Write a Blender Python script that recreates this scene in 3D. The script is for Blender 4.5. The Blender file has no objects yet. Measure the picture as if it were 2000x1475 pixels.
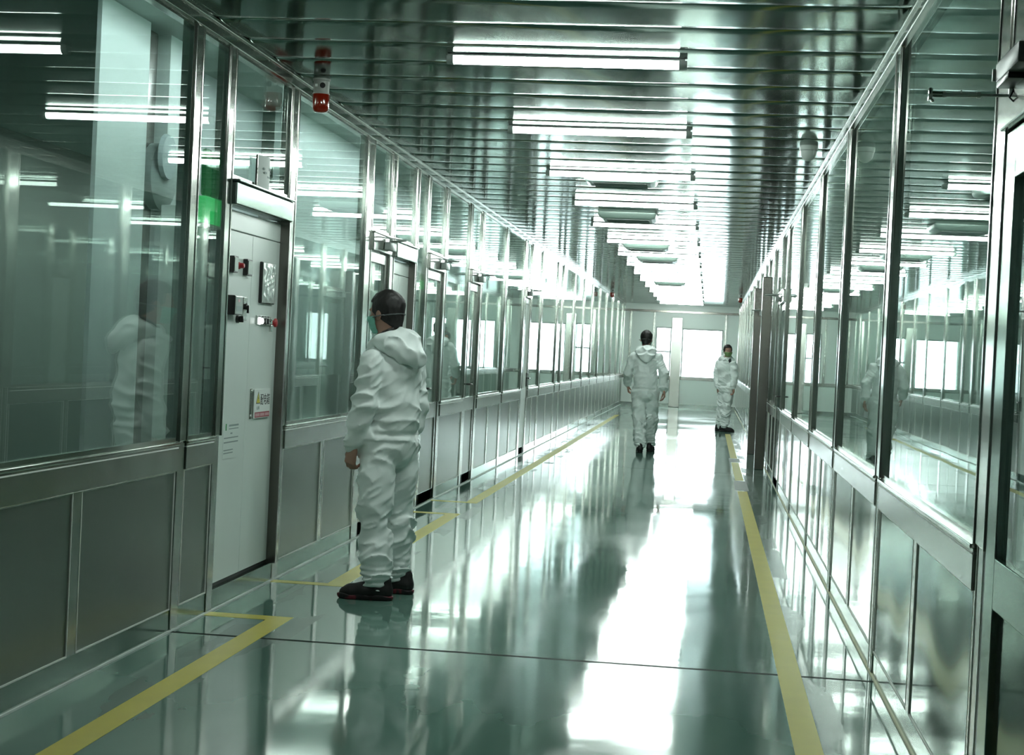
import bpy, bmesh, math, random
import numpy as np
from mathutils import Vector, Matrix
random.seed(7)
C = bpy.context.scene.collection
PI = math.pi

# ------------------------------------------------------------------ materials
def new_mat(name):
    m = bpy.data.materials.new(name); m.use_nodes = True
    nt = m.node_tree; nt.nodes.clear()
    out = nt.nodes.new('ShaderNodeOutputMaterial')
    return m, nt, out

def add_bump(nt, bsdf, scale, strength, dist=0.01, stretch=(1, 1, 1), detail=2.0):
    tc = nt.nodes.new('ShaderNodeTexCoord'); mp = nt.nodes.new('ShaderNodeMapping')
    mp.inputs['Scale'].default_value = stretch
    nz = nt.nodes.new('ShaderNodeTexNoise'); nz.inputs['Scale'].default_value = scale
    nz.inputs['Detail'].default_value = detail
    bp = nt.nodes.new('ShaderNodeBump'); bp.inputs['Strength'].default_value = strength
    bp.inputs['Distance'].default_value = dist
    nt.links.new(tc.outputs['Object'], mp.inputs['Vector'])
    nt.links.new(mp.outputs['Vector'], nz.inputs['Vector'])
    nt.links.new(nz.outputs['Fac'], bp.inputs['Height'])
    nt.links.new(bp.outputs['Normal'], bsdf.inputs['Normal'])
    return tc, nz

def pbr(name, col, rough=0.5, metal=0.0, bump=None, var=0.0, varscale=4.0, emit=None, coat=0.0, spec=0.5, sheen=0.0):
    m, nt, out = new_mat(name)
    b = nt.nodes.new('ShaderNodeBsdfPrincipled')
    b.inputs['Base Color'].default_value = (*col, 1)
    b.inputs['Roughness'].default_value = rough
    b.inputs['Metallic'].default_value = metal
    b.inputs['Specular IOR Level'].default_value = spec
    b.inputs['Coat Weight'].default_value = coat
    if sheen: b.inputs['Sheen Weight'].default_value = sheen
    if emit:
        b.inputs['Emission Color'].default_value = (*emit[0], 1)
        b.inputs['Emission Strength'].default_value = emit[1]
    if var > 0:
        tc = nt.nodes.new('ShaderNodeTexCoord')
        nz = nt.nodes.new('ShaderNodeTexNoise'); nz.inputs['Scale'].default_value = varscale
        nz.inputs['Detail'].default_value = 4
        hs = nt.nodes.new('ShaderNodeMix'); hs.data_type = 'RGBA'
        hs.inputs[6].default_value = (*[c * (1 - var) for c in col], 1)
        hs.inputs[7].default_value = (*[min(1, c * (1 + var)) for c in col], 1)
        nt.links.new(tc.outputs['Object'], nz.inputs['Vector'])
        nt.links.new(nz.outputs['Fac'], hs.inputs[0])
        nt.links.new(hs.outputs[2], b.inputs['Base Color'])
    if bump: add_bump(nt, b, *bump)
    nt.links.new(b.outputs['BSDF'], out.inputs['Surface'])
    return m

def glass_mat(name, tint, wav=0.0, refl=(0.95, 1.0, 0.97), ior=1.52, rough=0.0):
    m, nt, out = new_mat(name)
    geo = nt.nodes.new('ShaderNodeNewGeometry')
    mx = nt.nodes.new('ShaderNodeMix'); mx.data_type = 'FLOAT'
    mx.inputs[2].default_value = ior; mx.inputs[3].default_value = 1 / ior
    fr = nt.nodes.new('ShaderNodeFresnel')
    tr = nt.nodes.new('ShaderNodeBsdfTransparent'); tr.inputs['Color'].default_value = (*tint, 1)
    gl = nt.nodes.new('ShaderNodeBsdfGlossy'); gl.inputs['Color'].default_value = (*refl, 1)
    gl.inputs['Roughness'].default_value = rough
    ms = nt.nodes.new('ShaderNodeMixShader')
    nt.links.new(geo.outputs['Backfacing'], mx.inputs[0])
    nt.links.new(mx.outputs[0], fr.inputs['IOR'])
    nt.links.new(fr.outputs['Fac'], ms.inputs[0])
    nt.links.new(tr.outputs[0], ms.inputs[1]); nt.links.new(gl.outputs[0], ms.inputs[2])
    nt.links.new(ms.outputs[0], out.inputs['Surface'])
    if wav > 0:
        add_bump(nt, gl, 1.3, wav, 0.01, (1, 1, 0.45), 1.0)
    return m

def floor_mat():
    m, nt, out = new_mat('green_epoxy')
    N = nt.nodes.new; L = nt.links.new
    b = N('ShaderNodeBsdfPrincipled')
    tc = N('ShaderNodeTexCoord'); sep = N('ShaderNodeSeparateXYZ'); L(tc.outputs['Object'], sep.inputs[0])
    n1 = N('ShaderNodeTexNoise'); n1.inputs['Scale'].default_value = 0.9; n1.inputs['Detail'].default_value = 5
    n2 = N('ShaderNodeTexNoise'); n2.inputs['Scale'].default_value = 7; n2.inputs['Detail'].default_value = 6
    mp = N('ShaderNodeMapping'); mp.inputs['Scale'].default_value = (1, 0.35, 1)
    L(tc.outputs['Object'], mp.inputs[0]); L(mp.outputs[0], n1.inputs['Vector']); L(tc.outputs['Object'], n2.inputs['Vector'])
    cr = N('ShaderNodeValToRGB')
    cr.color_ramp.elements[0].position = 0.36; cr.color_ramp.elements[0].color = (0.078, 0.160, 0.128, 1)
    cr.color_ramp.elements[1].position = 0.66; cr.color_ramp.elements[1].color = (0.128, 0.232, 0.190, 1)
    L(n1.outputs['Fac'], cr.inputs[0])
    def math_(op, a, bb=None, clamp=False):
        n = N('ShaderNodeMath'); n.operation = op; n.use_clamp = clamp
        for i, v in enumerate((a, bb)):
            if v is None: continue
            if isinstance(v, (int, float)): n.inputs[i].default_value = v
            else: L(v, n.inputs[i])
        return n.outputs[0]
    # expansion joints across the corridor
    def joint(y, w):
        wob = math_('MULTIPLY', math_('SUBTRACT', n2.outputs['Fac'], 0.5), 0.02)
        d = math_('ABSOLUTE', math_('SUBTRACT', math_('ADD', sep.outputs['Y'], wob), y))
        return math_('LESS_THAN', d, w)
    j = math_('MAXIMUM', joint(7.312, 0.017), joint(32.3, 0.03))
    j = math_('MAXIMUM', j, joint(20.2, 0.012))
    # dark worn patches beside the tapes
    def stain(x, w, lo):
        d = math_('ABSOLUTE', math_('SUBTRACT', sep.outputs['X'], x))
        s = math_('LESS_THAN', d, w)
        n3 = N('ShaderNodeTexNoise'); n3.inputs['Scale'].default_value = 1.7; n3.inputs['Detail'].default_value = 7
        mm = N('ShaderNodeMapping'); mm.inputs['Location'].default_value = (x * 3, 0, 0); mm.inputs['Scale'].default_value = (1.5, 0.5, 1)
        L(tc.outputs['Object'], mm.inputs[0]); L(mm.outputs[0], n3.inputs['Vector'])
        return math_('MULTIPLY', s, math_('GREATER_THAN', n3.outputs['Fac'], lo))
    st = math_('MAXIMUM', stain(0.545, 0.05, 0.50), stain(-2.21, 0.05, 0.52))
    st = math_('MAXIMUM', st, stain(-1.97, 0.06, 0.55))
    mixs = N('ShaderNodeMix'); mixs.data_type = 'RGBA'
    L(math_('MULTIPLY', st, 0.45), mixs.inputs[0]); L(cr.outputs[0], mixs.inputs[6]); mixs.inputs[7].default_value = (0.04, 0.06, 0.05, 1)
    mixj = N('ShaderNodeMix'); mixj.data_type = 'RGBA'
    L(j, mixj.inputs[0]); L(mixs.outputs[2], mixj.inputs[6]); mixj.inputs[7].default_value = (0.012, 0.018, 0.015, 1)
    L(mixj.outputs[2], b.inputs['Base Color'])
    # gloss: patchy
    n4 = N('ShaderNodeTexNoise'); n4.inputs['Scale'].default_value = 0.55; n4.inputs['Detail'].default_value = 6
    L(tc.outputs['Object'], n4.inputs['Vector'])
    mr = N('ShaderNodeMapRange'); mr.inputs['From Min'].default_value = 0.35; mr.inputs['From Max'].default_value = 0.68
    mr.inputs['To Min'].default_value = FLOOR_R[0]; mr.inputs['To Max'].default_value = FLOOR_R[1]
    L(n4.outputs['Fac'], mr.inputs['Value'])
    rj = math_('MAXIMUM', mr.outputs[0], math_('MULTIPLY', math_('MAXIMUM', j, math_('MULTIPLY', st, 0.35)), 0.6))
    L(rj, b.inputs['Roughness'])
    L(math_('SUBTRACT', 0.5, math_('MULTIPLY', j, 0.47)), b.inputs['Specular IOR Level'])
    b.inputs['IOR'].default_value = 1.5
    # gentle waviness of the poured floor
    n5 = N('ShaderNodeTexNoise'); n5.inputs['Scale'].default_value = 2.2; n5.inputs['Detail'].default_value = 3
    L(tc.outputs['Object'], n5.inputs['Vector'])
    bp = N('ShaderNodeBump'); bp.inputs['Strength'].default_value = 0.10; bp.inputs['Distance'].default_value = 0.010
    L(n5.outputs['Fac'], bp.inputs['Height']); L(bp.outputs['Normal'], b.inputs['Normal'])
    L(b.outputs['BSDF'], out.inputs['Surface'])
    return m

FLOOR_R = (0.04, 0.12)
WORLD = 14.0
LAMP = 36.0
EXPO = 1.1
ROOMFILL = 11.0
M = {}
M['floor'] = floor_mat()
M['steel'] = pbr('polished_stainless', (0.62, 0.63, 0.59), 0.13, 1.0, (2.5, 0.10, 0.02, (1, 1, 0.6), 1.0))
M['steel_brushed'] = pbr('brushed_stainless', (0.40, 0.41, 0.38), 0.22, 1.0, (2.2, 0.15, 0.02, (1, 1, 1), 2.0))
M['skirting'] = pbr('skirting_steel', (0.33, 0.38, 0.35), 0.16, 1.0, (1.5, 0.12, 0.02, (1, 1, 1), 1.0))
M['panel_left'] = pbr('satin_steel_panel', (0.25, 0.275, 0.255), 0.28, 0.85, (1.2, 0.10, 0.02, (1, 1, 1), 1.0), 0.06, 3)
M['panel_right'] = pbr('glossy_steel_panel', (0.19, 0.24, 0.215), 0.09, 0.9, (0.75, 0.9, 0.045, (1, 1.0, 0.30), 1.0))
M['ceiling'] = pbr('ceiling_aluminium', (0.22, 0.27, 0.245), 0.11, 1.0)
def edge_tint(mat, c):
    for n in mat.node_tree.nodes:
        if n.type == 'BSDF_PRINCIPLED': n.inputs['Specular Tint'].default_value = (*c, 1)
edge_tint(M['ceiling'], (0.58, 0.62, 0.60)); edge_tint(M['panel_right'], (0.50, 0.55, 0.52)); edge_tint(M['panel_left'], (0.6, 0.63, 0.6)); edge_tint(M['skirting'], (0.6, 0.65, 0.62))
M['trim'] = pbr('bright_trim', (0.80, 0.84, 0.80), 0.25, 0.3)
M['bead_trim'] = pbr('pale_edge_trim', (0.72, 0.75, 0.71), 0.4, 0.0)
M['closer'] = pbr('closer_grey', (0.10, 0.11, 0.105), 0.4)
M['bead'] = pbr('white_sealant', (0.75, 0.80, 0.76), 0.45)
M['bead_y'] = pbr('yellowed_sealant', (0.62, 0.60, 0.40), 0.45)
M['dark_gap'] = pbr('dark_gap', (0.012, 0.014, 0.013), 0.6)
M['dark_frame'] = pbr('dark_anodised', (0.16, 0.155, 0.14), 0.25, 0.8)
M['rubber'] = pbr('rubber_black', (0.015, 0.016, 0.016), 0.5)
M['glass'] = glass_mat('green_tinted_glass', (0.85, 0.915, 0.89), 0.05)
M['cabinet'] = pbr('cabinet_paint', (0.70, 0.77, 0.73), 0.30, 0.0, (6, 0.03, 0.01, (1, 1, 1), 2.0), 0.03, 2)
M['white_paint'] = pbr('white_paint', (0.72, 0.78, 0.74), 0.35)
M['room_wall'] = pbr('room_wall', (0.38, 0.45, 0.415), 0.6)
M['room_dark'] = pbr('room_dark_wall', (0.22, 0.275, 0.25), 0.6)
M['room_floor'] = pbr('room_floor', (0.12, 0.18, 0.15), 0.3)
M['lamp'] = pbr('lamp_diffuser', (0.9, 0.92, 0.9), 0.4, emit=((0.88, 1.0, 0.945), LAMP))
M['lamp_cap'] = pbr('lamp_cap_grey', (0.33, 0.37, 0.35), 0.4)
M['tape'] = pbr('yellow_floor_tape', (0.54, 0.47, 0.045), 0.32, 0.0, None, 0.12, 5)
M['red_lens'] = pbr('red_lens', (0.12, 0.005, 0.003), 0.06, 0.0, None, 0, 4, ((1.0, 0.10, 0.01), 0.012), 0.4)
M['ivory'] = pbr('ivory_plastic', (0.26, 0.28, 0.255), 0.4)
M['black'] = pbr('black_plastic', (0.012, 0.012, 0.012), 0.3)
M['red'] = pbr('red_plastic', (0.38, 0.015, 0.02), 0.35)
M['green_lit'] = pbr('green_lit_sign', (0.02, 0.30, 0.08), 0.3, emit=((0.06, 0.85, 0.22), 0.30))
M['green_dark'] = pbr('dim_green', (0.008, 0.15, 0.03), 0.15, emit=((0.01, 0.40, 0.09), 0.07))
M['paper'] = pbr('paper', (0.72, 0.77, 0.74), 0.6)
M['ink'] = pbr('ink_black', (0.02, 0.022, 0.022), 0.6)
M['ink_grey'] = pbr('ink_grey', (0.26, 0.32, 0.31), 0.6)
M['sign_yellow'] = pbr('sign_yellow', (0.62, 0.58, 0.06), 0.45)
M['sign_red'] = pbr('sign_red', (0.36, 0.06, 0.08), 0.45)
M['pink'] = pbr('pink_print', (0.60, 0.36, 0.38), 0.45)
M['button_lit'] = pbr('lit_button', (0.9, 0.95, 0.9), 0.3, emit=((0.95, 1, 0.97), 1.5))
M['film'] = pbr('plastic_film', (0.66, 0.71, 0.68), 0.10, 0.25, (9, 0.9, 0.02, (1, 1, 0.5), 3.0))
M['meter'] = pbr('meter_face', (0.55, 0.60, 0.57), 0.15, 0.1)
M['facade'] = pbr('pale_facade', (0.8, 0.84, 0.86), 0.7)

# ------------------------------------------------------------------ mesh helpers
class MB:
    def __init__(s): s.bm = bmesh.new()
    def box(s, x0, x1, y0, y1, z0, z1, bev=0.0, seg=2):
        vs = [s.bm.verts.new((x, y, z)) for x in (x0, x1) for y in (y0, y1) for z in (z0, z1)]
        idx = [(0, 1, 3, 2), (4, 6, 7, 5), (0, 4, 5, 1), (2, 3, 7, 6), (0, 2, 6, 4), (1, 5, 7, 3)]
        fs = [s.bm.faces.new([vs[i] for i in f]) for f in idx]
        if bev > 0:
            es = list({e for f in fs for e in f.edges})
            bmesh.ops.bevel(s.bm, geom=es, offset=bev, segments=seg, affect='EDGES', profile=0.5)
        return s
    def tube(s, pts, rad, n=12, cap=True):
        pts = [Vector(p) for p in pts]; rads = rad if isinstance(rad, (list, tuple)) else [rad] * len(pts)
        rings = []; up = None
        for i, p in enumerate(pts):
            d = (pts[min(i + 1, len(pts) - 1)] - pts[max(i - 1, 0)]).normalized()
            if up is None:
                up = d.orthogonal().normalized()
            up = (up - d * up.dot(d)).normalized(); sd = d.cross(up)
            rings.append([s.bm.verts.new(p + (up * math.cos(2 * PI * k / n) + sd * math.sin(2 * PI * k / n)) * rads[i]) for k in range(n)])
        for a, b in zip(rings, rings[1:]):
            for k in range(n): s.bm.faces.new([a[k], a[(k + 1) % n], b[(k + 1) % n], b[k]])
        if cap:
            s.bm.faces.new(rings[0][::-1]); s.bm.faces.new(rings[-1])
        return s
    def lathe(s, prof, axis='Z', c=(0, 0, 0), n=24, ang=None):
        rings = []
        for r, h in prof:
            ring = []
            for k in range(n):
                a = 2 * PI * k / n
                p = (r * math.cos(a), r * math.sin(a), h)
                if axis == 'X': p = (h, r * math.cos(a), r * math.sin(a))
                if axis == 'Y': p = (r * math.cos(a), h, r * math.sin(a))
                ring.append(s.bm.verts.new((p[0] + c[0], p[1] + c[1], p[2] + c[2])))
            rings.append(ring)
        for a, b in zip(rings, rings[1:]):
            for k in range(n): s.bm.faces.new([a[k], a[(k + 1) % n], b[(k + 1) % n], b[k]])
        s.bm.faces.new(rings[0][::-1]); s.bm.faces.new(rings[-1])
        return s
    def prism(s, poly, axis, h0, h1):
        """extrude a 2-D polygon along an axis; poly coordinates are the other two axes in order"""
        def P(u, v, h):
            return {'X': (h, u, v), 'Y': (u, h, v), 'Z': (u, v, h)}[axis]
        a = [s.bm.verts.new(P(u, v, h0)) for u, v in poly]; b = [s.bm.verts.new(P(u, v, h1)) for u, v in poly]
        n = len(poly)
        for k in range(n): s.bm.faces.new([a[k], a[(k + 1) % n], b[(k + 1) % n], b[k]])
        s.bm.faces.new(a[::-1]); s.bm.faces.new(b)
        return s
    def build(s, name, mat, parent=None, smooth=False, loc=None):
        bmesh.ops.recalc_face_normals(s.bm, faces=s.bm.faces)
        me = bpy.data.meshes.new(name); s.bm.to_mesh(me); s.bm.free()
        me.materials.append(mat)
        if smooth:
            for p in me.polygons: p.use_smooth = True
            try: me.set_sharp_from_angle(angle=math.radians(40))
            except Exception: pass
        o = bpy.data.objects.new(name, me); C.objects.link(o)
        if parent: o.parent = parent
        if loc: o.location = loc
        return o

def tag(o, label=None, cat=None, group=None, kind=None):
    if label: o['label'] = label
    if cat: o['category'] = cat
    if group: o['group'] = group
    if kind: o['kind'] = kind
    return o
def empty(name, loc=(0, 0, 0), rz=0.0):
    o = bpy.data.objects.new(name, None); C.objects.link(o)
    o.location = loc; o.rotation_euler = (0, 0, rz); o.empty_display_size = 0.1
    return o
def copy_tree(o, parent=None):
    c = o.copy(); C.objects.link(c)
    if parent: c.parent = parent
    for ch in [x for x in bpy.data.objects if x.parent == o]: copy_tree(ch, c)
    return c
def text_mesh(name, body, size, mat, parent, loc, rot, ext=0.0006, sx=1.0):
    cu = bpy.data.curves.new(name, 'FONT'); cu.body = body; cu.size = size; cu.extrude = ext
    cu.align_x = 'CENTER'; cu.align_y = 'CENTER'
    t = bpy.data.objects.new(name, cu); C.objects.link(t)
    dg = bpy.context.evaluated_depsgraph_get()
    me = bpy.data.meshes.new_from_object(t.evaluated_get(dg))
    bpy.data.objects.remove(t); bpy.data.curves.remove(cu)
    me.materials.clear(); me.materials.append(mat)
    o = bpy.data.objects.new(name, me); C.objects.link(o)
    o.parent = parent; o.location = loc; o.rotation_euler = rot; o.scale = (sx, 1, 1)
    return o

# ------------------------------------------------------------------ camera
CAMH = 1.42; FPX = 3100.0
YAW, PITCH, ROLL = math.radians(7.0226), math.radians(0.97383), math.radians(2.72155)
cd = bpy.data.cameras.new('camera'); cam = bpy.data.objects.new('camera', cd); C.objects.link(cam)
cd.sensor_fit = 'HORIZONTAL'; cd.sensor_width = 36.0; cd.lens = 36.0 * FPX / 2000.0
cd.clip_start = 0.05; cd.clip_end = 500
cam.matrix_world = Matrix.Translation((0, 0, CAMH)) @ (Matrix.Rotation(YAW, 4, 'Z') @ Matrix.Rotation(PI / 2 - PITCH, 4, 'X') @ Matrix.Rotation(ROLL, 4, 'Z'))
bpy.context.scene.camera = cam

# ------------------------------------------------------------------ the corridor
XL, XR = -2.49, 0.82          # wall planes
GL, GR = -2.497, 0.832         # glass planes
ZC = 2.97                     # ceiling
YB, YE = -5.0, 46.4           # back end, far end
ZP, ZS0, ZS, ZT = 0.108, 0.77, 0.91, 2.90

fl = MB().box(-6.5, 4.6, YB - 0.2, YE + 0.25, -0.12, 0.0).build('floor', M['floor'])
tag(fl, kind='structure')

# ceiling: aluminium strips across the corridor, each slightly bowed with rounded edges
def ceiling():
    bm = bmesh.new(); pitch = 0.514
    k0 = math.floor((YB - 8.05) / pitch); k1 = math.ceil((YE - 8.05) / pitch)
    xs = np.linspace(XL - 0.01, XR + 0.03, 25)
    rnd = random.Random(3)
    for k in range(k0, k1):
        y0 = 8.05 + k * pitch; y1 = min(y0 + pitch, YE + 0.02); y0 = max(y0, YB)
        if y1 - y0 < 0.05: continue
        tilt = rnd.uniform(-1, 1) * 0.0009; ph = rnd.uniform(0, 6)
        prof = []
        edge = [(0.0, 0.0135), (0.004, 0.0075)] + [(t, 0.5 * 1.25 * (0.10 - t) ** 2) for t in (0.010, 0.025, 0.04, 0.055, 0.07, 0.085)] + [(0.10, 0.0)]
        for t, dz in edge: prof.append((y0 + t, dz))
        for q in range(1, 6):
            u = q / 6; prof.append((y0 + 0.10 + (y1 - y0 - 0.20) * u, -0.0006 * math.sin(PI * u)))
        for t, dz in edge[::-1]: prof.append((y1 - t, dz))
        grid = []
        for x in xs:
            w = 0.0004 * math.sin(x * 4.2 + ph) + 0.00025 * math.sin(x * 9 + 2 * ph)
            grid.append([bm.verts.new((x, yy, ZC + dz + w + tilt * (2 * (yy - y0) / (y1 - y0) - 1))) for yy, dz in prof])
        for a, b in zip(grid, grid[1:]):
            for q in range(len(prof) - 1):
                bm.faces.new([a[q], a[q + 1], b[q + 1], b[q]])
    # backing slab above
    mb = MB(); mb.bm.free(); mb.bm = bm
    mb.box(XL - 0.05, XR + 0.06, YB, YE + 0.2, ZC + 0.018, ZC + 0.12)
    for f in bm.faces: f.smooth = True
    me = bpy.data.meshes.new('ceiling'); bm.to_mesh(me); bm.free(); me.materials.append(M['ceiling'])
    try: me.set_sharp_from_angle(angle=math.radians(50))
    except Exception: pass
    o = bpy.data.objects.new('ceiling', me); C.objects.link(o); tag(o, kind='structure')
ceiling()

wall = {'L': tag(empty('wall_left'), kind='structure'), 'R': tag(empty('wall_right'), kind='structure')}
SX = {'L': lambda d: XL + d, 'R': lambda d: XR - d}       # d = how far it stands out into the corridor
def bx(side, d0, d1, y0, y1, z0, z1, bev=0.0, mb=None):
    a, b = sorted((SX[side](d0), SX[side](d1)))
    mb = mb or MB(); mb.box(a, b, y0, y1, z0, z1, bev); return mb
# continuous members
for sd, bead in (('L', 'bead'), ('R', 'bead_y')):
    sk = MB()
    for a, b in ((YB, 7.303), (7.321, 20.2), (20.21, YE)):
        bx(sd, -0.06, 0.0, a, b, 0.0, ZP, 0, sk)
    o = sk.build('baseboard_left' if sd == 'L' else 'baseboard_right', M['skirting']); tag(o, kind='structure')
    bx(sd, -0.001, 0.009, YB, YE, 0.0, 0.008).build('sealant_bead', M[bead], o)
    bx(sd, -0.05, -0.012, 7.29, 7.335, 0.0, 0.10).build('joint_gap', M['dark_gap'], o)
    bx(sd, -0.08, 0.022, YB, YE, ZT, ZC, 0.004).build('top_rail', M['steel'], wall[sd])
    bx(sd, -0.08, 0.034, YB, YE, ZT + 0.052, ZC, 0.003).build('ceiling_angle', M['steel'], wall[sd])

win_n = [0]; door_n = [0]
def post(side, y, w, d=0.014, z0=ZP - 0.1, mat='steel'):
    mb = MB()
    if z0 < ZS:
        lo_ = MB(); bx(side, -0.055, 0.005, y - w / 2 + 0.012, y + w / 2 - 0.012, z0, ZS + 0.002, 0.002, lo_)
        lo_.build('lower_post', M['steel_brushed'], wall[side]); z0 = ZS
        if side == 'R':
            e_ = MB()
            for s in (-1, 1): bx(side, -0.01, 0.007, y + s * 0.05 - 0.004, y + s * 0.05 + 0.004, 0.0, ZS, 0, e_)
            e_.build('edge_strip', M['bead_trim'], wall[side])
    bx(side, -0.055, d, y - w / 2, y + w / 2, z0, ZT, 0.005, mb)
    # rolled lips along both edges
    for s in (-1, 1):
        yy = y + s * (w / 2 - 0.012)
        bx(side, d - 0.002, d + 0.004, yy - 0.009, yy + 0.009, z0, ZT, 0.0025, mb)
    mb.build('post', M[mat], wall[side])

def window(side, y0, y1, z0=ZS, z1=ZT):
    win_n[0] += 1
    mb = MB(); w = 0.022
    g = GL if side == 'L' else GR
    a, b = g - 0.014, g + 0.014
    mb.box(a, b, y0, y0 + w, z0, z1); mb.box(a, b, y1 - w, y1, z0, z1)
    mb.box(a, b, y0 + w, y1 - w, z0, z0 + w); mb.box(a, b, y0 + w, y1 - w, z1 - w, z1)
    f = mb.build('window_%d' % win_n[0], M['steel']); tag(f, kind='structure')
    MB().box(g - 0.004, g + 0.004, y0 + w - 0.002, y1 - w + 0.002, z0 + w - 0.002, z1 - w + 0.002).build('glass_pane', M['glass'], f)
    return f

def lower(side, y0, y1, seams=()):
    """steel sill band and the panels under it"""
    bx(side, -0.05, 0.012, y0, y1, ZS0, ZS - 0.012, 0.003).build('sill_rail', M['steel_brushed'], wall[side])
    bx(side, -0.05, 0.022, y0, y1, ZS - 0.014, ZS, 0.003).build('sill_lip', M['steel'], wall[side])
    bx(side, -0.05, 0.015, y0, y1, ZS - 0.031, ZS - 0.025, 0.001).build('sill_trim', M['bead_trim'], wall[side])
    ys = [y0] + list(seams) + [y1]
    for i, (a, b) in enumerate(zip(ys, ys[1:])):
        a2 = a + (0.045 if i else 0.004); b2 = b - (0.045 if i < len(ys) - 2 else 0.004)
        bx(side, -0.05, -0.001, a2, b2, ZP + 0.004, ZS0 - 0.004).build('base_panel', M['panel_left' if side == 'L' else 'panel_right'], wall[side])
        tr = MB(); t = 0.0065
        bx(side, -0.01, 0.004, a2, b2, ZP, ZP + t, 0, tr); bx(side, -0.01, 0.004, a2, b2, ZS0 - t, ZS0, 0, tr)
        bx(side, -0.01, 0.004, a2, a2 + t, ZP + t, ZS0 - t, 0, tr); bx(side, -0.01, 0.004, b2 - t, b2, ZP + t, ZS0 - t, 0, tr)
        tr.build('panel_trim', M['bead_trim'], wall[side])
    for s in seams:
        bx(side, -0.05, 0.003, s - 0.043, s + 0.043, ZP, ZS0, 0.001).build('mullion', M['steel_brushed'], wall[side])

def door(side, y0, y1, ztop=2.10, closer=True, hinge=1, paint=None, w=0.075, gap=0, handle=True, off=0.0):
    """glazed steel door down to the floor with a header, transom window and closer"""
    door_n[0] += 1; n = door_n[0]
    mb = MB()
    dm = M[paint] if paint else M['skirting' if side == 'R' else 'steel_brushed']
    e = 0.014
    bx(side, -0.045, off, y0 + e, y0 + e + w, 0.012, ztop, 0.003, mb); bx(side, -0.045, off, y1 - e - w, y1 - e, 0.012, ztop, 0.003, mb)
    bx(side, -0.045, off, y0 + e + w, y1 - e - w, ztop - w, ztop, 0.003, mb); bx(side, -0.045, off, y0 + e + w, y1 - e - w, ZS0, ZS, 0.003, mb)
    bx(side, -0.045, off, y0 + e + w, y1 - e - w, 0.012, 0.11, 0.003, mb)
    d = mb.build('door_%d' % n, dm); tag(d, kind='structure')
    bx(side, off - 0.024, off - 0.016, y0 + e + w, y1 - e - w, ZS, ztop - w).build('glass_pane', M['glass'] if not paint else M[paint], d)
    bx(side, -0.035, -0.006, y0 + e + w, y1 - e - w, 0.11, ZS0).build('kick_panel', M['panel_left' if side == 'L' else 'panel_right'] if not paint else M[paint], d)
    hy = (y0 + 0.06) if hinge > 0 else (y1 - 0.06)
    hd = MB()
    if handle: bx(side, -0.002, 0.006, hy - 0.022, hy + 0.022, 0.93, 1.12, 0.002, hd)
    if handle: hd.tube([(SX[side](0.0), hy, 1.05), (SX[side](0.05), hy, 1.05), (SX[side](0.055), hy + hinge * 0.02, 1.05), (SX[side](0.055), hy + hinge * 0.11, 1.048)], 0.009, 10)
    if handle: hd.build('door_handle', M['black'], d, True)
    else: hd.bm.free()
    if gap: bx(side, -0.05, off - 0.002, y1 - 0.016, y1 + 0.004, 0.0, ztop).build('jamb_gap', M['dark_gap'], d)
    else: bx(side, -0.05, 0.002, y0 - 0.004, y0 + e - 0.002, 0.0, ztop).build('jamb_gap', M['dark_gap'], d)
    bx(side, -0.05, 0.004, y0, y1, 0.0, 0.010).build('threshold', M['dark_gap'], d)
    # header box above
    hb = bx(side, -0.05, 0.034, y0, y1, ztop + 0.006, ztop + 0.135, 0.006)
    bx(side, -0.05, 0.044, y0, y1, ztop + 0.135, ztop + 0.147, 0.003, hb)
    hb.build('door_header', M['steel'], wall[side])
    window(side, y0, y1, ztop + 0.15, ZT)
    if closer:
        yc = (y1 - 0.20) if hinge > 0 else (y0 + 0.20)
        cb = bx(side, 0.038, 0.085, yc - 0.13, yc + 0.10, ztop + 0.03, ztop + 0.09, 0.006)
        c = cb.build('door_closer', M['lamp_cap'], d, True)
        am = MB()
        x0 = SX[side](0.06); x1 = SX[side](0.21); x2 = SX[side](0.03)
        am.tube([(x0, yc, ztop + 0.10), (x1, yc - 0.18, ztop + 0.10)], 0.008, 8)
        am.tube([(x1, yc - 0.18, ztop + 0.10), (x2, yc - 0.36, ztop + 0.11)], 0.006, 8)
        am.lathe([(0.014, ztop + 0.075), (0.014, ztop + 0.12)], 'Z', (x0, yc, 0), 12)
        am.build('closer_arm', M['lamp_cap'], c, True)
    return d

# ------------------------------------------------------------------ bays of the left wall
LP = [(4.62, .13), (7.35, .13), (7.89, .12), (9.135, .15), (11.25, .22), (12.12, .17), (13.12, .14), (13.67, .11), (14.64, .15),
      (16.15, .14), (17.02, .16), (19.12, .18), (21.13, .20), (21.90, .14), (23.35, .20), (25.8, .18), (26.7, .16), (29.0, .18),
      (31.3, .18), (33.5, .18), (35.7, .18), (38.1, .18), (40.5, .18), (42.9, .18), (45.2, .18)]
for y, w in LP: post('L', y, w)
def edges(P, i): return P[i][0] + P[i][1] / 2 - 0.004, P[i + 1][0] - P[i + 1][1] / 2 + 0.004
KIND_L = {0: ('w', (6.11,)), 1: ('w', ()), 2: ('cab',), 3: ('w', (10.2,)), 4: ('d',), 5: ('cab',), 6: ('w', ()), 7: ('d',), 8: ('w', ()), 9: ('d',),
          12: ('dw',)}
a, b = YB, LP[0][0] - .06
window('L', a, b); lower('L', a, b, (-2.4, 0.3, 2.6))
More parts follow.
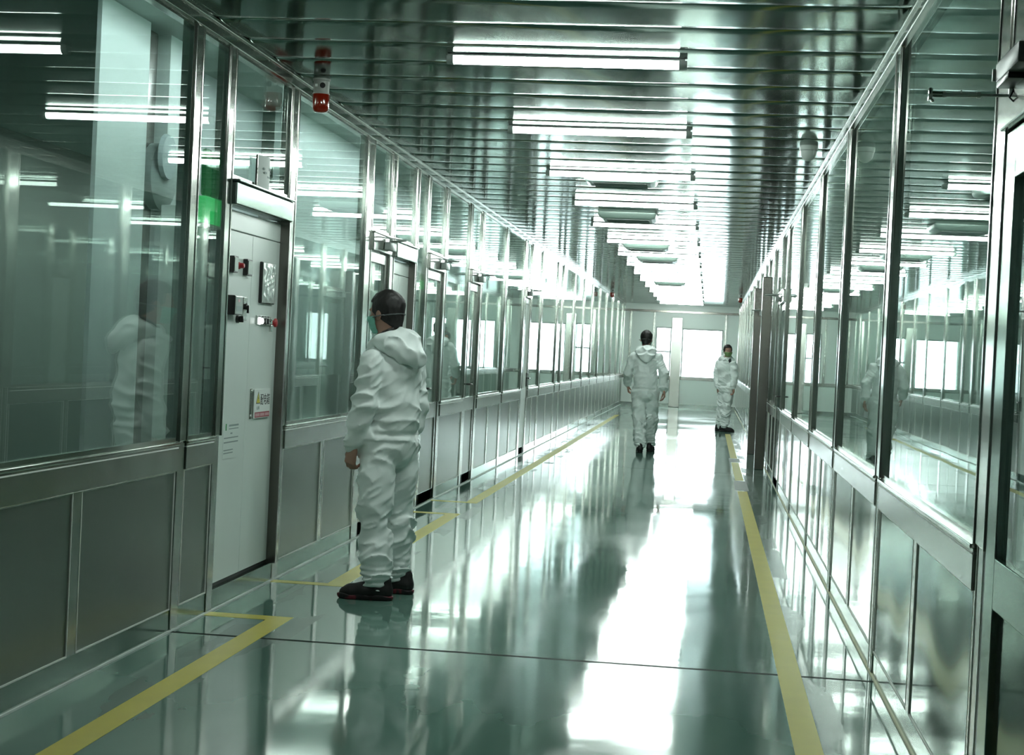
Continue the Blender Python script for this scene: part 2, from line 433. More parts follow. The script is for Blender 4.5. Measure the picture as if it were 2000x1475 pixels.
for i in range(len(LP) - 1):
    a, b = edges(LP, i); k = KIND_L.get(i, ('w', ((a + b) / 2,)))
    if k[0] == 'w':
        window('L', a, b); lower('L', a, b, k[1] if b - a > 1.2 else ())
    elif k[0] == 'd': door('L', a, b)
    elif k[0] == 'dw': door('L', a, b, 2.14, True, -1, 'white_paint')
    elif k[0] == 'cab':
        hb = bx('L', -0.05, 0.040, a, b, 2.105, 2.225, 0.008)
        bx('L', -0.05, 0.055, a, b, 2.225, 2.237, 0.003, hb)
        hb.build('cabinet_header', M['skirting'], wall['L'])
        window('L', a, b, 2.24, ZT)
        bx('L', -0.10, -0.004, a - 0.004, a + 0.010, ZP, 2.105).build('reveal', M['dark_frame'], wall['L'])
        bx('L', -0.10, 0.030, b - 0.022, b + 0.004, ZP, 2.105).build('reveal', M['dark_frame'], wall['L'])
        bx('L', -0.16, 0.002, a, b, 0.0, ZP - 0.002).build('plinth', M['skirting'], wall['L'])
a, b = LP[-1][0] + .08, YE
window('L', a, b); lower('L', a, b)

# ------------------------------------------------------------------ bays of the right wall
RP = [(4.755, .20), (7.56, .20), (10.16, .20), (12.6, .20), (15.2, .20), (17.7, .18), (19.0, .16), (21.3, .20), (23.4, .18), (24.7, .20),
      (27.0, .18), (29.3, .18), (31.6, .18), (34.0, .18), (36.4, .18), (38.8, .18), (41.2, .18), (43.6, .18), (45.6, .18)]
for i, (y, w) in enumerate(RP): post('R', y, w, 0.012)
door('R', 3.30, 4.652, 2.10, False, -1, None, 0.14, 1, False, 0.012)
post('R', 4.53, .20, 0.012, 2.26)
window('R', 0.0, 3.2); lower('R', 0.0, 3.2, (1.6,)); post('R', 3.22, .16, 0.012)
window('R', YB, -0.1); lower('R', YB, -0.1, (-2.5,)); post('R', -0.05, .16, 0.012)
for i in range(0, len(RP) - 1):
    a, b = edges(RP, i)
    if i in (5, 8): door('R', a, b, 2.10, True, 1)
    else:
        window('R', a, b); lower('R', a, b, ((6.2,) if i == 0 else ((a + b) / 2,)) if b - a > 1.2 else ())
a, b = RP[-1][0] + .08, YE
window('R', a, b); lower('R', a, b)
# two clad pillars standing out from the right wall
for k, (y, x0) in enumerate(((21.3, 0.665), (24.7, 0.655))):
    mb = MB(); mb.box(x0, XR - 0.03, y - 0.10, y + 0.10, 0.0, ZT - 0.35, 0.008)
    o = mb.build('trim_%d' % (k + 1), M['dark_frame']); tag(o, kind='structure')

# ------------------------------------------------------------------ rooms behind the glass
ZR = 3.22
def st(name, mat, x0, x1, y0, y1, z0, z1):
    return tag(MB().box(x0, x1, y0, y1, z0, z1).build(name, M[mat]), kind='structure')
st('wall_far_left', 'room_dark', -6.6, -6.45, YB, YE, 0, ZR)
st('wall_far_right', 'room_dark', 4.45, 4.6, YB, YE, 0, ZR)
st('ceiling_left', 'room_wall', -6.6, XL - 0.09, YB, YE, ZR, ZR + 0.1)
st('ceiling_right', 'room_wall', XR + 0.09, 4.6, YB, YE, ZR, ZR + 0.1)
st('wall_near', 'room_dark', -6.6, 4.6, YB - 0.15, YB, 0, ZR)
# white partition seen through the first pane, with the dark recess beside it
st('wall_partition', 'room_wall', -3.325, -3.30, 8.16, 8.90, 0, ZR)
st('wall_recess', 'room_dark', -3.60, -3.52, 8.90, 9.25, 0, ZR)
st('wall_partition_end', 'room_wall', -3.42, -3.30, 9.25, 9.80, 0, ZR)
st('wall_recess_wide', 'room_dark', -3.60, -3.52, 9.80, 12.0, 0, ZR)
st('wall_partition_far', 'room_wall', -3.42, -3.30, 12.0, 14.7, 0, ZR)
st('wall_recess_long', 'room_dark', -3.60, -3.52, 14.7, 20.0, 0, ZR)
for k, y in enumerate((20.0, 27.0, 34.0, 41.0)):
    st('wall_cross_%s' % 'abcd'[k], 'room_wall', -6.45, -2.60, y, y + 0.1, 0, ZR)
for k, y in enumerate((6.5, 12.5, 19.0, 26.0, 33.0, 40.0)):
    st('wall_divider_%s' % 'abcdef'[k], 'room_wall', 2.4, 4.45, y, y + 0.1, 0, ZR)

# ------------------------------------------------------------------ end wall with daylight windows
ew = MB()
def eb(x0, x1, z0, z1, d0=0.0, d1=0.12, mb=None): (mb or ew).box(x0, x1, YE + d0, YE + d1, z0, z1)
eb(XL - .1, XR + .1, 2.74, 3.1); eb(XL - .1, XR + .1, 0, 0.84)
eb(XL - .1, -1.56, 0.84, 2.74); eb(-1.10, -0.80, 0.84, 2.74); eb(0.39, XR + .1, 0.84, 2.74)
eb(-1.56, -1.10, 2.32, 2.74); eb(-0.80, 0.39, 2.30, 2.74)
eb(-6.6, XL - .1, 0, 3.3); eb(XR + .1, 4.6, 0, 3.3)
w = ew.build('wall_back', M['white_paint']); tag(w, kind='structure')
MB().box(XL, XR, YE - 0.02, YE, 0.80, 0.90).build('sill_rail', M['steel'], w)
MB().box(XL, XR, YE - 0.06, YE, 2.735, 2.80, 0.004).build('header_rail', M['dark_frame'], w)
MB().box(XL, XR, YE - 0.02, YE, 0, 0.09).build('skirting', M['skirting'], w)
MB().box(-1.10, -0.80, YE - 0.10, YE - 0.001, 0.0, 2.60, 0.01).build('steel_post', M['steel_brushed'], w)
for x in (-2.30, -1.62, 0.45):
    MB().box(x - 0.03, x + 0.03, YE - 0.03, YE - 0.001, 0.9, 2.73, 0.004).build('mullion', M['steel'], w)
def endwin(x0, x1, z0, z1, bars):
    win_n[0] += 1
    mb = MB(); t = 0.04
    mb.box(x0, x0 + t, YE + .02, YE + .08, z0, z1); mb.box(x1 - t, x1, YE + .02, YE + .08, z0, z1)
    mb.box(x0 + t, x1 - t, YE + .02, YE + .08, z0, z0 + t); mb.box(x0 + t, x1 - t, YE + .02, YE + .08, z1 - t, z1)
    for z in bars: mb.box(x0 + t, x1 - t, YE + .03, YE + .07, z - 0.02, z + 0.02)
    f = mb.build('window_%d' % win_n[0], M['lamp_cap']); tag(f, kind='structure')
    MB().box(x0 + t, x1 - t, YE + .045, YE + .053, z0 + t, z1 - t).build('glass_pane', M['glass_clear'], f)
M['glass_clear'] = glass_mat('clear_glass', (0.95, 0.98, 0.97))
endwin(-1.56, -1.10, 0.84, 2.32, (1.60,)); endwin(-0.80, 0.39, 0.84, 2.30, ())
# pale building and ground outside the end windows
fb = MB().box(-9, 3, 74, 80, -0.1, 1.9).build('exterior_building', M['facade']); tag(fb, kind='structure')
gb = MB().box(-30, 30, YE + 0.4, 90, -0.3, -0.1).build('exterior_ground', M['facade']); tag(gb, kind='structure')

# ------------------------------------------------------------------ ceiling lamps
def lamp():
    r = empty('ceiling_light', (0, 0, ZC - 0.004))
    L2 = 0.622
    # half-round opal diffuser along X
    prof = [(-0.036, -0.008), (-0.036, -0.022), (-0.030, -0.036), (-0.018, -0.044), (0.0, -0.047), (0.018, -0.044), (0.030, -0.036), (0.036, -0.022), (0.036, -0.008)]
    MB().prism(prof, 'X', -L2 + 0.03, L2 - 0.03).build('diffuser', M['lamp'], r, True)
    MB().box(-L2, L2, -0.040, 0.040, -0.008, 0.0).build('base_plate', M['lamp_cap'], r)
    cp = [(y * 1.06, z * 1.04) for y, z in prof]
    MB().prism(cp, 'X', -L2 - 0.005, -L2 + 0.03).build('end_cap', M['lamp_cap'], r, True)
    MB().prism(cp, 'X', L2 - 0.03, L2 + 0.012).build('end_cap', M['lamp_cap'], r, True)
    return r
ORD = ['first', 'second', 'third', 'fourth', 'fifth', 'sixth', 'seventh', 'eighth', 'ninth', 'tenth', 'eleventh', 'twelfth', 'thirteenth',
       'fourteenth', 'fifteenth', 'sixteenth']
l0 = lamp()
ly = [8.31 + 2.57 * k for k in range(0, 15)]
for k, y in enumerate(ly):
    o = l0 if k == 0 else copy_tree(l0)
    o.location = (-0.82, y, ZC - 0.004)
    d = 'nearest and largest lit white batten lamp across the ceiling' if k == 0 else (
        'lit white batten lamp, %s of the row counted from the nearest one' % ORD[k] if k < 14 else 'lit white batten lamp closest to the end wall windows')
    tag(o, d, 'ceiling lamp', 'batten lamps in a row along the ceiling')
for y in (5.74,):
    o = copy_tree(l0); o.location = (-0.82, y, ZC - 0.004)
    tag(o, 'white batten lamp above the frame, mirrored at the top left in the first glass pane', 'ceiling lamp', 'batten lamps in a row along the ceiling')

# air diffusers between the lamps
def diffuser():
    r = empty('air_vent', (0, 0, ZC))
    bm = bmesh.new()
    def rr(hw, hd, rad, z):
        vs = []
        for cx, cy, a0 in ((hw - rad, hd - rad, 0), (-hw + rad, hd - rad, 90), (-hw + rad, -hd + rad, 180), (hw - rad, -hd + rad, 270)):
            for q in range(6):
                a = math.radians(a0 + 18 * q); vs.append(bm.verts.new((cx + rad * math.cos(a), cy + rad * math.sin(a), z)))
        return vs
    R = [rr(.315, .315, .02, -0.002), rr(.315, .315, .03, -0.028), rr(.300, .300, .04, -0.055), rr(.262, .262, .05, -0.072), rr(.255, .255, .05, -0.070)]
    for a, b in zip(R, R[1:]):
        n = len(a)
        for q in range(n): bm.faces.new([a[q], a[(q + 1) % n], b[(q + 1) % n], b[q]])
    bm.faces.new(R[0]); bm.faces.new(R[-1][::-1])
    mb = MB(); mb.bm.free(); mb.bm = bm; mb.build('housing', M['vent_paint'], r, True)
    g = MB()
    for q in range(9): g.box(-.23, .23, -.22 + q * .055 - .004, -.22 + q * .055 + .004, -0.078, -0.070)
    g.build('grille', M['lamp_cap'], r)
    return r
M['vent_paint'] = pbr('vent_paint', (0.36, 0.47, 0.42), 0.3, 0.1)
v0 = diffuser()
VL = ['grey square air vent on the ceiling, nearest, right behind the third lamp', 'grey square air vent, second along the ceiling, before the fifth lamp',
      'grey square air vent, third along the ceiling', 'grey square air vent, fourth along the ceiling', 'small dark air vent, farthest along the ceiling']
for k, (x, y) in enumerate(((-0.83, 13.78), (-0.95, 17.45), (-0.93, 22.1), (-0.86, 24.75), (-0.86, 32.6))):
    o = v0 if k == 0 else copy_tree(v0); o.location = (x, y, ZC); o.scale = (1, 0.72 if k == 0 else 1, 1); tag(o, VL[k], 'air vent', 'ceiling air vents')

# ------------------------------------------------------------------ world and camera-side light
wd = bpy.data.worlds.new('world'); bpy.context.scene.world = wd; wd.use_nodes = True
bg = wd.node_tree.nodes['Background']; bg.inputs[0].default_value = (0.86, 0.95, 1.0, 1); bg.inputs[1].default_value = WORLD
sc = bpy.context.scene
sc.view_settings.view_transform = 'Standard'; sc.view_settings.look = 'None'; sc.view_settings.gamma = 1.0
sc.view_settings.exposure = EXPO
sc.cycles.max_bounces = 10; sc.cycles.diffuse_bounces = 3; sc.cycles.glossy_bounces = 6; sc.cycles.transparent_max_bounces = 10
sc.cycles.transmission_bounces = 6
sc.cycles.sample_clamp_indirect = 6.0; sc.cycles.caustics_reflective = True; sc.cycles.caustics_refractive = False
sc.cycles.blur_glossy = 0.3

# ------------------------------------------------------------------ electrical cabinets in the left wall
def shift(mb, loc):
    for v in mb.bm.verts: v.co -= Vector(loc)
    return mb
XC = XL - 0.025; KC = 0.9824
def cabinet(y0, y1, label, detail):
    loc = (XC, (y0 + y1) / 2, ZP)
    r = empty('electrical_cabinet', loc)
    tag(r, label, 'electrical cabinet', 'electrical cabinets in the left wall')
    def P(mb, name, mat, parent=None, smooth=False): return shift(mb, loc).build(name, M[mat], parent or r, smooth)
    P(MB().box(XC - 0.34, XC - 0.022, y0, y1, ZP, 2.09, 0.004), 'carcass', 'cabinet')
    P(MB().box(XC - 0.022, XC, y0, y1, 1.987, 2.09, 0.003), 'top_fascia', 'cabinet')
    P(MB().box(XC - 0.03, XC - 0.006, y0 + 0.004, y1 - 0.004, ZP, 0.128), 'base_gap', 'dark_gap')
    ym = 8.494 if detail else (y0 + y1) / 2
    dl = P(MB().box(XC - 0.021, XC, y0 + 0.003, ym - 0.0015, 0.128, 1.982, 0.003), 'door', 'cabinet')
    dr = P(MB().box(XC - 0.021, XC, ym + 0.0015, y1 - 0.003, 0.128, 1.982, 0.003), 'door', 'cabinet')
    def fb(d0, d1, a, b, z0, z1, bev=0.0): return MB().box(XC + d0, XC + d1, a, b, z0, z1, bev)
    if not detail:
        q = fb(0, 0.014, y0 + .30, y0 + .56, 1.08, 1.25, .003)
        P(q, 'warning_sign', 'paper'); return r
    def P(mb, name, mat, parent=None, smooth=False):
        for v in mb.bm.verts: v.co.y *= KC; v.co.z = CAMH + (v.co.z - CAMH) * KC
        return shift(mb, loc).build(name, M[mat], parent or r, smooth)
    for a, b, z0, z1 in ((8.222, 8.306, 1.766, 1.856), (8.474, 8.575, 1.763, 1.853)):
        f = P(fb(0, 0.026, a, b, z0, z1, 0.004), 'panel_meter', 'black')
        P(fb(0.026, 0.029, a + 0.010, b - 0.010, z0 + 0.008, z1 - 0.008, 0.001), 'meter_face', 'meter', f)
    mb = MB().lathe([(0.020, XC), (0.020, XC + 0.010), (0.015, XC + 0.012), (0.014, XC + 0.030), (0.010, XC + 0.034)], 'X', (0, 8.388, 1.811), 20)
    P(mb, 'indicator_lamp', 'red', None, True)
    f = P(fb(0, 0.045, 8.205, 8.345, 1.540, 1.645, 0.004), 'controller', 'black')
    P(fb(0.045, 0.049, 8.211, 8.340, 1.545, 1.640, 0.002), 'controller_face', 'meter', f)
    P(fb(0.049, 0.050, 8.255, 8.285, 1.610, 1.625), 'controller_light', 'pink', f)
    P(fb(0.049, 0.050, 8.225, 8.325, 1.560, 1.588), 'keypad', 'ink_grey', f)
    P(fb(0, 0.002, 8.393, 8.450, 1.600, 1.634), 'label_plate', 'paper')
    P(fb(0.002, 0.0026, 8.402, 8.440, 1.607, 1.626), 'label_print', 'ink_grey')
    f = P(fb(0, 0.012, 8.474, 8.548, 1.516, 1.644, 0.002), 'latch_plate', 'steel_brushed')
    mb = MB().lathe([(0.016, XC + .012), (0.016, XC + .022), (0.012, XC + .026)], 'X', (0, 8.511, 1.592), 18)
    mb.box(XC + .022, XC + .034, 8.504, 8.518, 1.556, 1.600, 0.003); P(mb, 'latch_handle', 'black', f, True)
    mb = MB().lathe([(0.022, XC), (0.022, XC + .012), (0.017, XC + .016)], 'X', (0, 8.400, 1.520), 18)
    mb.box(XC + .014, XC + .038, 8.392, 8.408, 1.503, 1.538, 0.003); P(mb, 'rotary_knob', 'black', None, True)
    f = P(fb(0, 0.016, 8.800, 9.082, 1.622, 1.858, 0.004), 'display', 'black')
    # crinkled protective film over the display
    bm = bmesh.new(); n = 26; rn = random.Random(5); g = []
    for i in range(n + 1):
        row = []
        for j in range(n + 1):
            u, v = i / n, j / n
            y = 8.812 + 0.266 * u; z = 1.628 + 0.226 * v
            e = min(u, 1 - u, v, 1 - v)
            d = 0.019 + 0.006 * min(1, e * 8) * (abs(math.sin(7 * u + 5 * math.sin(6 * v))) + 0.8 * abs(math.sin(9 * v + 4 * math.sin(5 * u + 1)))) * 0.5
            row.append(bm.verts.new((XC + d, y, z)))
        g.append(row)
    for i in range(n):
        for j in range(n): bm.faces.new([g[i][j], g[i + 1][j], g[i + 1][j + 1], g[i][j + 1]])
    geom = bmesh.ops.extrude_face_region(bm, geom=bm.faces[:])
    for v in [q for q in geom['geom'] if isinstance(q, bmesh.types.BMVert)]: v.co.x = XC + 0.0165
    mb = MB(); mb.bm.free(); mb.bm = bm; P(mb, 'protective_film', 'film', f, True)
    f = P(fb(0, 0.010, 8.766, 9.05, 1.498, 1.552, 0.002), 'button_strip', 'meter')
    for k, (y, m) in enumerate(((8.805, 'button_lit'), (8.872, 'black'), (8.930, 'black'), (8.985, 'steel'))):
        mb = MB().lathe([(0.021, XC + .010), (0.021, XC + .016), (0.017, XC + .018), (0.017, XC + .030), (0.014, XC + .033)], 'X', (0, y, 1.520), 20)
        b = P(mb, 'push_button', m, f, True)
        if k == 0: b['label'] = 'white lit push button'
        P(fb(0.010, 0.011, y - 0.02, y + 0.02, 1.543, 1.550), 'button_label', 'ink', f)
    mb = MB().box(XC + .02, XC + .034, 8.974, 8.994, 1.462, 1.500, 0.002); P(mb, 'hanging_key', 'steel', f)
    mb = MB().lathe([(0.014, XC), (0.014, XC + .018), (0.025, XC + .020), (0.027, XC + .028), (0.022, XC + .034), (0.010, XC + .036)], 'X', (0, 9.085, 1.516), 24)
    P(mb, 'emergency_stop', 'red', None, True)
    # warning sign plate on its bracket
    f = P(fb(0, 0.004, 8.716, 8.760, 0.962, 1.134, 0.001), 'sign_bracket', 'steel_brushed')
    for z in (1.122, 0.980):
        P(MB().lathe([(0.008, XC + .004), (0.006, XC + .009)], 'X', (0, 8.738, z), 12), 'screw', 'trim', f, True)
    sg = P(fb(0.006, 0.012, 8.772, 9.098, 0.963, 1.130, 0.001), 'warning_sign', 'paper'); sg['label'] = 'white sign with yellow warning triangle and red strip'
    X1 = XC + 0.0122
    def onface(mb, name, mat): return P(mb, name, mat, sg)
    onface(MB().prism([(8.806, 1.047), (8.890, 1.047), (8.848, 1.117)], 'X', X1, X1 + 0.0006), 'triangle', 'ink')
    onface(MB().prism([(8.815, 1.051), (8.881, 1.051), (8.848, 1.108)], 'X', X1 + 0.0006, X1 + 0.0012), 'triangle_fill', 'sign_yellow')
    onface(MB().prism([(8.853, 1.098), (8.841, 1.076), (8.849, 1.078), (8.845, 1.057), (8.858, 1.081), (8.850, 1.080)], 'X', X1 + .0012, X1 + .0016), 'lightning_bolt', 'ink')
    onface(MB().box(X1, X1 + .0006, 8.788, 9.088, 0.967, 0.998), 'red_strip', 'sign_red')
    for a, b in ((8.798, 8.885), (8.897, 8.985), (8.997, 9.078)):
        onface(MB().box(X1 + .0006, X1 + .001, a, b, 0.974, 0.991), 'strip_print', 'pink')
    t = text_mesh('sign_text', '\u914d\u7535\u7bb1', 0.068, M['ink'], sg, (X1 - XC, 8.990 * KC - loc[1], CAMH + (1.064 - CAMH) * KC - loc[2]), (PI / 2, 0, PI / 2), 0.0005, 0.95)
    t = text_mesh('small_text', '\u5371\u9669', 0.022, M['ink_grey'], sg, (X1 - XC, 8.850 * KC - loc[1], CAMH + (1.020 - CAMH) * KC - loc[2]), (PI / 2, 0, PI / 2), 0.0005, 1.3)
    # pale notice stuck low on the left door
    nt = P(fb(0, 0.0015, 8.250, 8.530, 0.760, 0.965), 'paper_notice', 'cabinet'); nt['label'] = 'pale notice with a small green emblem and faint grey lines'
    for a, b, z, h in ((8.345, 8.520, 0.940, .010), (8.345, 8.52, 0.922, .005), (8.375, 8.41, 0.897, .008), (8.262, 8.52, 0.874, .006), (8.262, 8.52, 0.850, .007), (8.262, 8.43, 0.808, .006), (8.262, 8.43, 0.792, .006)):
        P(fb(0.0015, 0.002, a, b, z - h / 2, z + h / 2), 'printed_line', 'ink_grey', nt)
    P(shift(MB(), (0, 0, 0)).box(XC + .0015, XC + .002, 8.285, 8.300, 0.915, 0.952), 'emblem', 'green_dark', nt)
    return r
a, b = edges(LP, 2)
cabinet(a + .012, b - .012, 'pale grey electrical cabinet with meters, buttons, covered display and warning sign', True)
a, b = edges(LP, 5)
cabinet(a + .012, b - .012, 'pale grey electrical cabinet beyond the man in white, behind his head', False)

# curled card standing on the cabinet header
loc = (XL + 0.028, 8.49, 2.238)
r = empty('sign_card', loc); tag(r, 'small curled card with print standing on the steel header above the cabinet', 'sign')
bm = bmesh.new(); n = 14; A = []; B = []
for i in range(n + 1):
    u = i / n; y = 8.37 + 0.24 * u; x = XL + 0.012 + 0.030 * math.sin(PI * u)
    A.append((x, y)); B.append((x + 0.003, y))
poly = A + B[::-1]
shift(MB().prism([(x, y) for x, y in poly], 'Z', 2.238, 2.415), loc).build('card', M['paper'], r, True)
mb = MB()
for y, z, w, h in ((8.44, 2.345, .05, .012), (8.51, 2.35, .05, .016), (8.46, 2.325, .07, .010), (8.53, 2.33, .03, .010), (8.50, 2.305, .05, .009)):
    x = XL + 0.012 + 0.030 * math.sin(PI * (y - 8.37) / 0.24) + 0.002
    mb.box(x, x + 0.0018, y - w / 2, y + w / 2, z - h / 2, z + h / 2)
shift(mb, loc).build('print', M['ink_grey'], r)
shift(MB().box(XL + 0.010, XL + 0.020, 8.362, 8.376, 2.238, 2.415), loc).build('edge_strip', M['dark_frame'], r)

# ------------------------------------------------------------------ green signs behind the narrow panes
def green_sign(y0, y1, z0, z1, zm, label):
    loc = (GL - 0.05, (y0 + y1) / 2, z0); r = empty('exit_sign', loc); tag(r, label, 'exit sign', 'green exit signs behind the left glass')
    shift(MB().box(GL - .075, GL - .03, y0, y1, z0, zm, .004), loc).build('lit_panel', M['green_lit'], r)
    shift(MB().box(GL - .070, GL - .035, y0 + .01, y1 - .01, zm, z1, .02), loc).build('glow_fade', M['green_dark'], r, True)  # upper block imitates the sign's glow fading upward, put into dim colour
    shift(MB().box(GL - .080, GL - .028, y0 - .005, y1 + .005, z0 - .02, z0, .002), loc).build('base_bar', M['trim'], r)
green_sign(7.685, 7.91, 1.985, 2.36, 2.12, 'tall green lit exit sign behind the narrow pane left of the nearer cabinet')
green_sign(13.30, 13.42, 1.92, 2.06, 2.00, 'tiny green lit exit sign behind the narrow pane beyond the farther cabinet')

# ------------------------------------------------------------------ red alarm beacons hung from the ceiling
def beacon(loc, label):
    r = empty('alarm_beacon', loc); tag(r, label, 'alarm light', 'red alarm beacons under the ceiling')
    MB().lathe([(0.052, 0.0), (0.052, -0.012), (0.047, -0.016), (0.046, -0.082), (0.050, -0.086), (0.050, -0.092)], 'Z', n=28).build('ceiling_mount', M['ivory'], r, True)
    MB().lathe([(0.049, -0.092), (0.051, -0.11), (0.0505, -0.165), (0.046, -0.186), (0.034, -0.197), (0.012, -0.200)], 'Z', n=32).build('lens', M['red_lens'], r, True)
    # sounder grille and label face the camera side
    d = Vector((-loc[0] * 0.55, -loc[1], 0)).normalized(); s = Vector((-d.y, d.x, 0))
    c = d * 0.0465 + s * 0.012 + Vector((0, 0, -0.045))
    g = MB().tube([c, c + d * 0.006], 0.0165, 18); g.build('sounder', M['black'], r, True)
    c2 = d * 0.041 - s * 0.026 + Vector((0, 0, -0.045))
    MB().tube([c2, c2 + d * 0.006], 0.0105, 4).build('test_plate', M['paper'], r)
beacon((-2.35, 9.20, ZC + 0.0015), 'red alarm beacon hanging from the ceiling above the nearer electrical cabinet')
beacon((-2.30, 37.0, ZC), 'tiny red alarm beacon far off at the left wall, near the end of the corridor')
beacon((0.66, 37.0, ZC), 'tiny orange red alarm beacon far off at the right wall, above the standing man')

# dome camera
loc = (0.63, 11.45, ZC + 0.001); r = empty('dome_camera', loc); tag(r, 'white dome camera on the ceiling beside the right hand glass wall', 'security camera')
MB().lathe([(0.064, 0.0), (0.066, -0.008), (0.064, -0.030), (0.060, -0.036)], 'Z', n=32).build('ceiling_mount', M['white_paint'], r, True)
prof = [(0.060, -0.036)] + [(0.058 * math.cos(t), -0.036 - 0.074 * math.sin(t)) for t in np.linspace(0.1, 1.5, 10)]
MB().lathe(prof, 'Z', n=32).build('dome', M['white_paint'], r, True)
MB().lathe([(0.0615, -0.034), (0.0615, -0.038)], 'Z', n=32).build('seam_ring', M['lamp_cap'], r, True)

# door closer on the near right door: body on the header, rods standing out into the corridor
loc = (0.75, 4.50, 2.18); r = empty('door_closer', loc); tag(r, 'steel door closer with a long arm sticking out at the near right door', 'door closer')
shift(MB().box(0.742, 0.797, 4.18, 4.50, 2.216, 2.272, .008), loc).build('body', M['closer'], r, True)
shift(MB().box(0.745, 0.797, 4.32, 4.49, 2.200, 2.220, .004), loc).build('bracket', M['black'], r, True)
shift(MB().box(0.735, 0.750, 4.50, 4.506, 2.222, 2.255), loc).build('end_plate', M['trim'], r)
mb = MB(); mb.tube([(0.790, 4.49, 2.20), (0.790, 4.49, 2.178)], 0.012, 14)
mb.tube([(0.800, 4.49, 2.182), (0.700, 4.49, 2.181)], 0.0042, 12)
mb.tube([(0.700, 4.49, 2.181), (0.604, 4.49, 2.180)], 0.0066, 12)
mb.lathe([(0.0085, 0.694), (0.0085, 0.704)], 'X', (0, 4.49, 2.181), 14); mb.lathe([(0.0085, 0.603), (0.0085, 0.611)], 'X', (0, 4.49, 2.180), 14)
mb.tube([(0.652, 4.49, 2.186), (0.652, 4.49, 2.194)], 0.0015, 6)
shift(mb, loc).build('arm', M['trim'], r, True)
mb = MB(); mb.tube([(0.603, 4.49, 2.180), (0.574, 4.49, 2.180)], 0.008, 12); mb.box(0.564, 0.574, 4.475, 4.505, 2.164, 2.196, .002); mb.box(0.572, 0.580, 4.480, 4.50, 2.158, 2.166, .001)
shift(mb, loc).build('arm_foot', M['steel'], r, True)
mb = MB(); mb.tube([(0.80, 4.47, 2.225), (0.79, 4.46, 2.20), (0.775, 4.45, 2.17), (0.80, 4.46, 2.15)], 0.003, 8)
shift(mb, loc).build('cable', M['black'], r, True)

# ------------------------------------------------------------------ duct with a round fan outlet inside the first room
loc = (-3.36, 9.08, 0); r = empty('air_duct', loc); tag(r, 'dark vertical duct with a round fan outlet behind the first glass pane', 'duct')
shift(MB().box(-3.50, -3.36, 8.95, 9.20, 0.0, 3.215, .01), loc).build('duct', M['dark_frame'], r)
shift(MB().lathe([(0.20, -3.36), (0.20, -3.30), (0.17, -3.27), (0.06, -3.26)], 'X', (0, 9.20, 2.36), 28), loc).build('fan_outlet', M['room_dark'], r, True)
shift(MB().lathe([(0.14, -3.26), (0.13, -3.235), (0.02, -3.23)], 'X', (0, 9.13, 2.47), 24), loc).build('fan_hub', M['ink_grey'], r, True)

# ------------------------------------------------------------------ yellow floor tapes
def tape(label, rects, group='yellow tapes on the floor', mat='tape'):
    xs = [x for q in rects for x in q[:2]]; ys = [y for q in rects for y in q[2:]]
    loc = ((min(xs) + max(xs)) / 2, (min(ys) + max(ys)) / 2, 0.0)
    mb = MB()
    for x0, x1, y0, y1 in rects: mb.box(x0, x1, y0, y1, 0.0002, 0.0012)
    o = shift(mb, loc).build('floor_tape', M[mat], None); o.location = loc
    tag(o, label, 'floor tape', group)
tape('yellow floor tape turning to the wall in front of the nearer cabinet', [(-2.157, -2.042, -1.0, 7.803), (-2.48, -2.042, 7.803, 7.915)])
tape('yellow floor tape beside the nearest man, turned to the wall at both ends', [(-2.157, -2.042, 9.12, 13.32), (-2.48, -2.042, 9.03, 9.12), (-2.48, -2.042, 13.32, 13.43)])
tape('long yellow floor tape running along the left wall to the far end', [(-2.157, -2.05, 14.52, 38.0), (-2.48, -2.05, 14.43, 14.52)])
tape('long yellow floor tape on the right side, crossing the floor joint', [(0.383, 0.488, -1.0, 17.5)])
tape('short faded yellow tape on the right, between the two pale patches', [(0.385, 0.485, 19.1, 22.4)])
tape('faded yellow tape on the right, leading to the shoes of the standing man', [(0.385, 0.485, 23.4, 31.0)])
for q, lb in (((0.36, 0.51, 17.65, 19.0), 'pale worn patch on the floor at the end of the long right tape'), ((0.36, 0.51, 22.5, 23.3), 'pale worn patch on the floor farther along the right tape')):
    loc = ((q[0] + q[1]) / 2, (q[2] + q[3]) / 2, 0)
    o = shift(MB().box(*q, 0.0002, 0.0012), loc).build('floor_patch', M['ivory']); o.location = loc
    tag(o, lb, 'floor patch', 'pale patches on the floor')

# unseen lamps added behind the partition to brighten the left room's far wall
def room_fill_light(x, y, label):
    loc = (x, y, ZR - 0.002); r = empty('room_fill', loc); tag(r, label, 'fill light', 'added fill lights in the left room')
    MB().box(-.3, .3, -.3, .3, -.03, 0).build('frame', M['lamp_cap'], r)
    MB().box(-.28, .28, -.28, .28, -.036, -.03).build('diffuser', M['room_fill_light'], r)
M['room_fill_light'] = pbr('room_fill_glow', (0.9, 0.92, 0.9), 0.4, emit=((0.92, 1.0, 0.96), ROOMFILL))
for x, y in ((-5.2, 14.1), (-5.2, 16.5), (-5.2, 18.6)):
    room_fill_light(x, y, 'unseen square fill light added in the room behind the left glass')

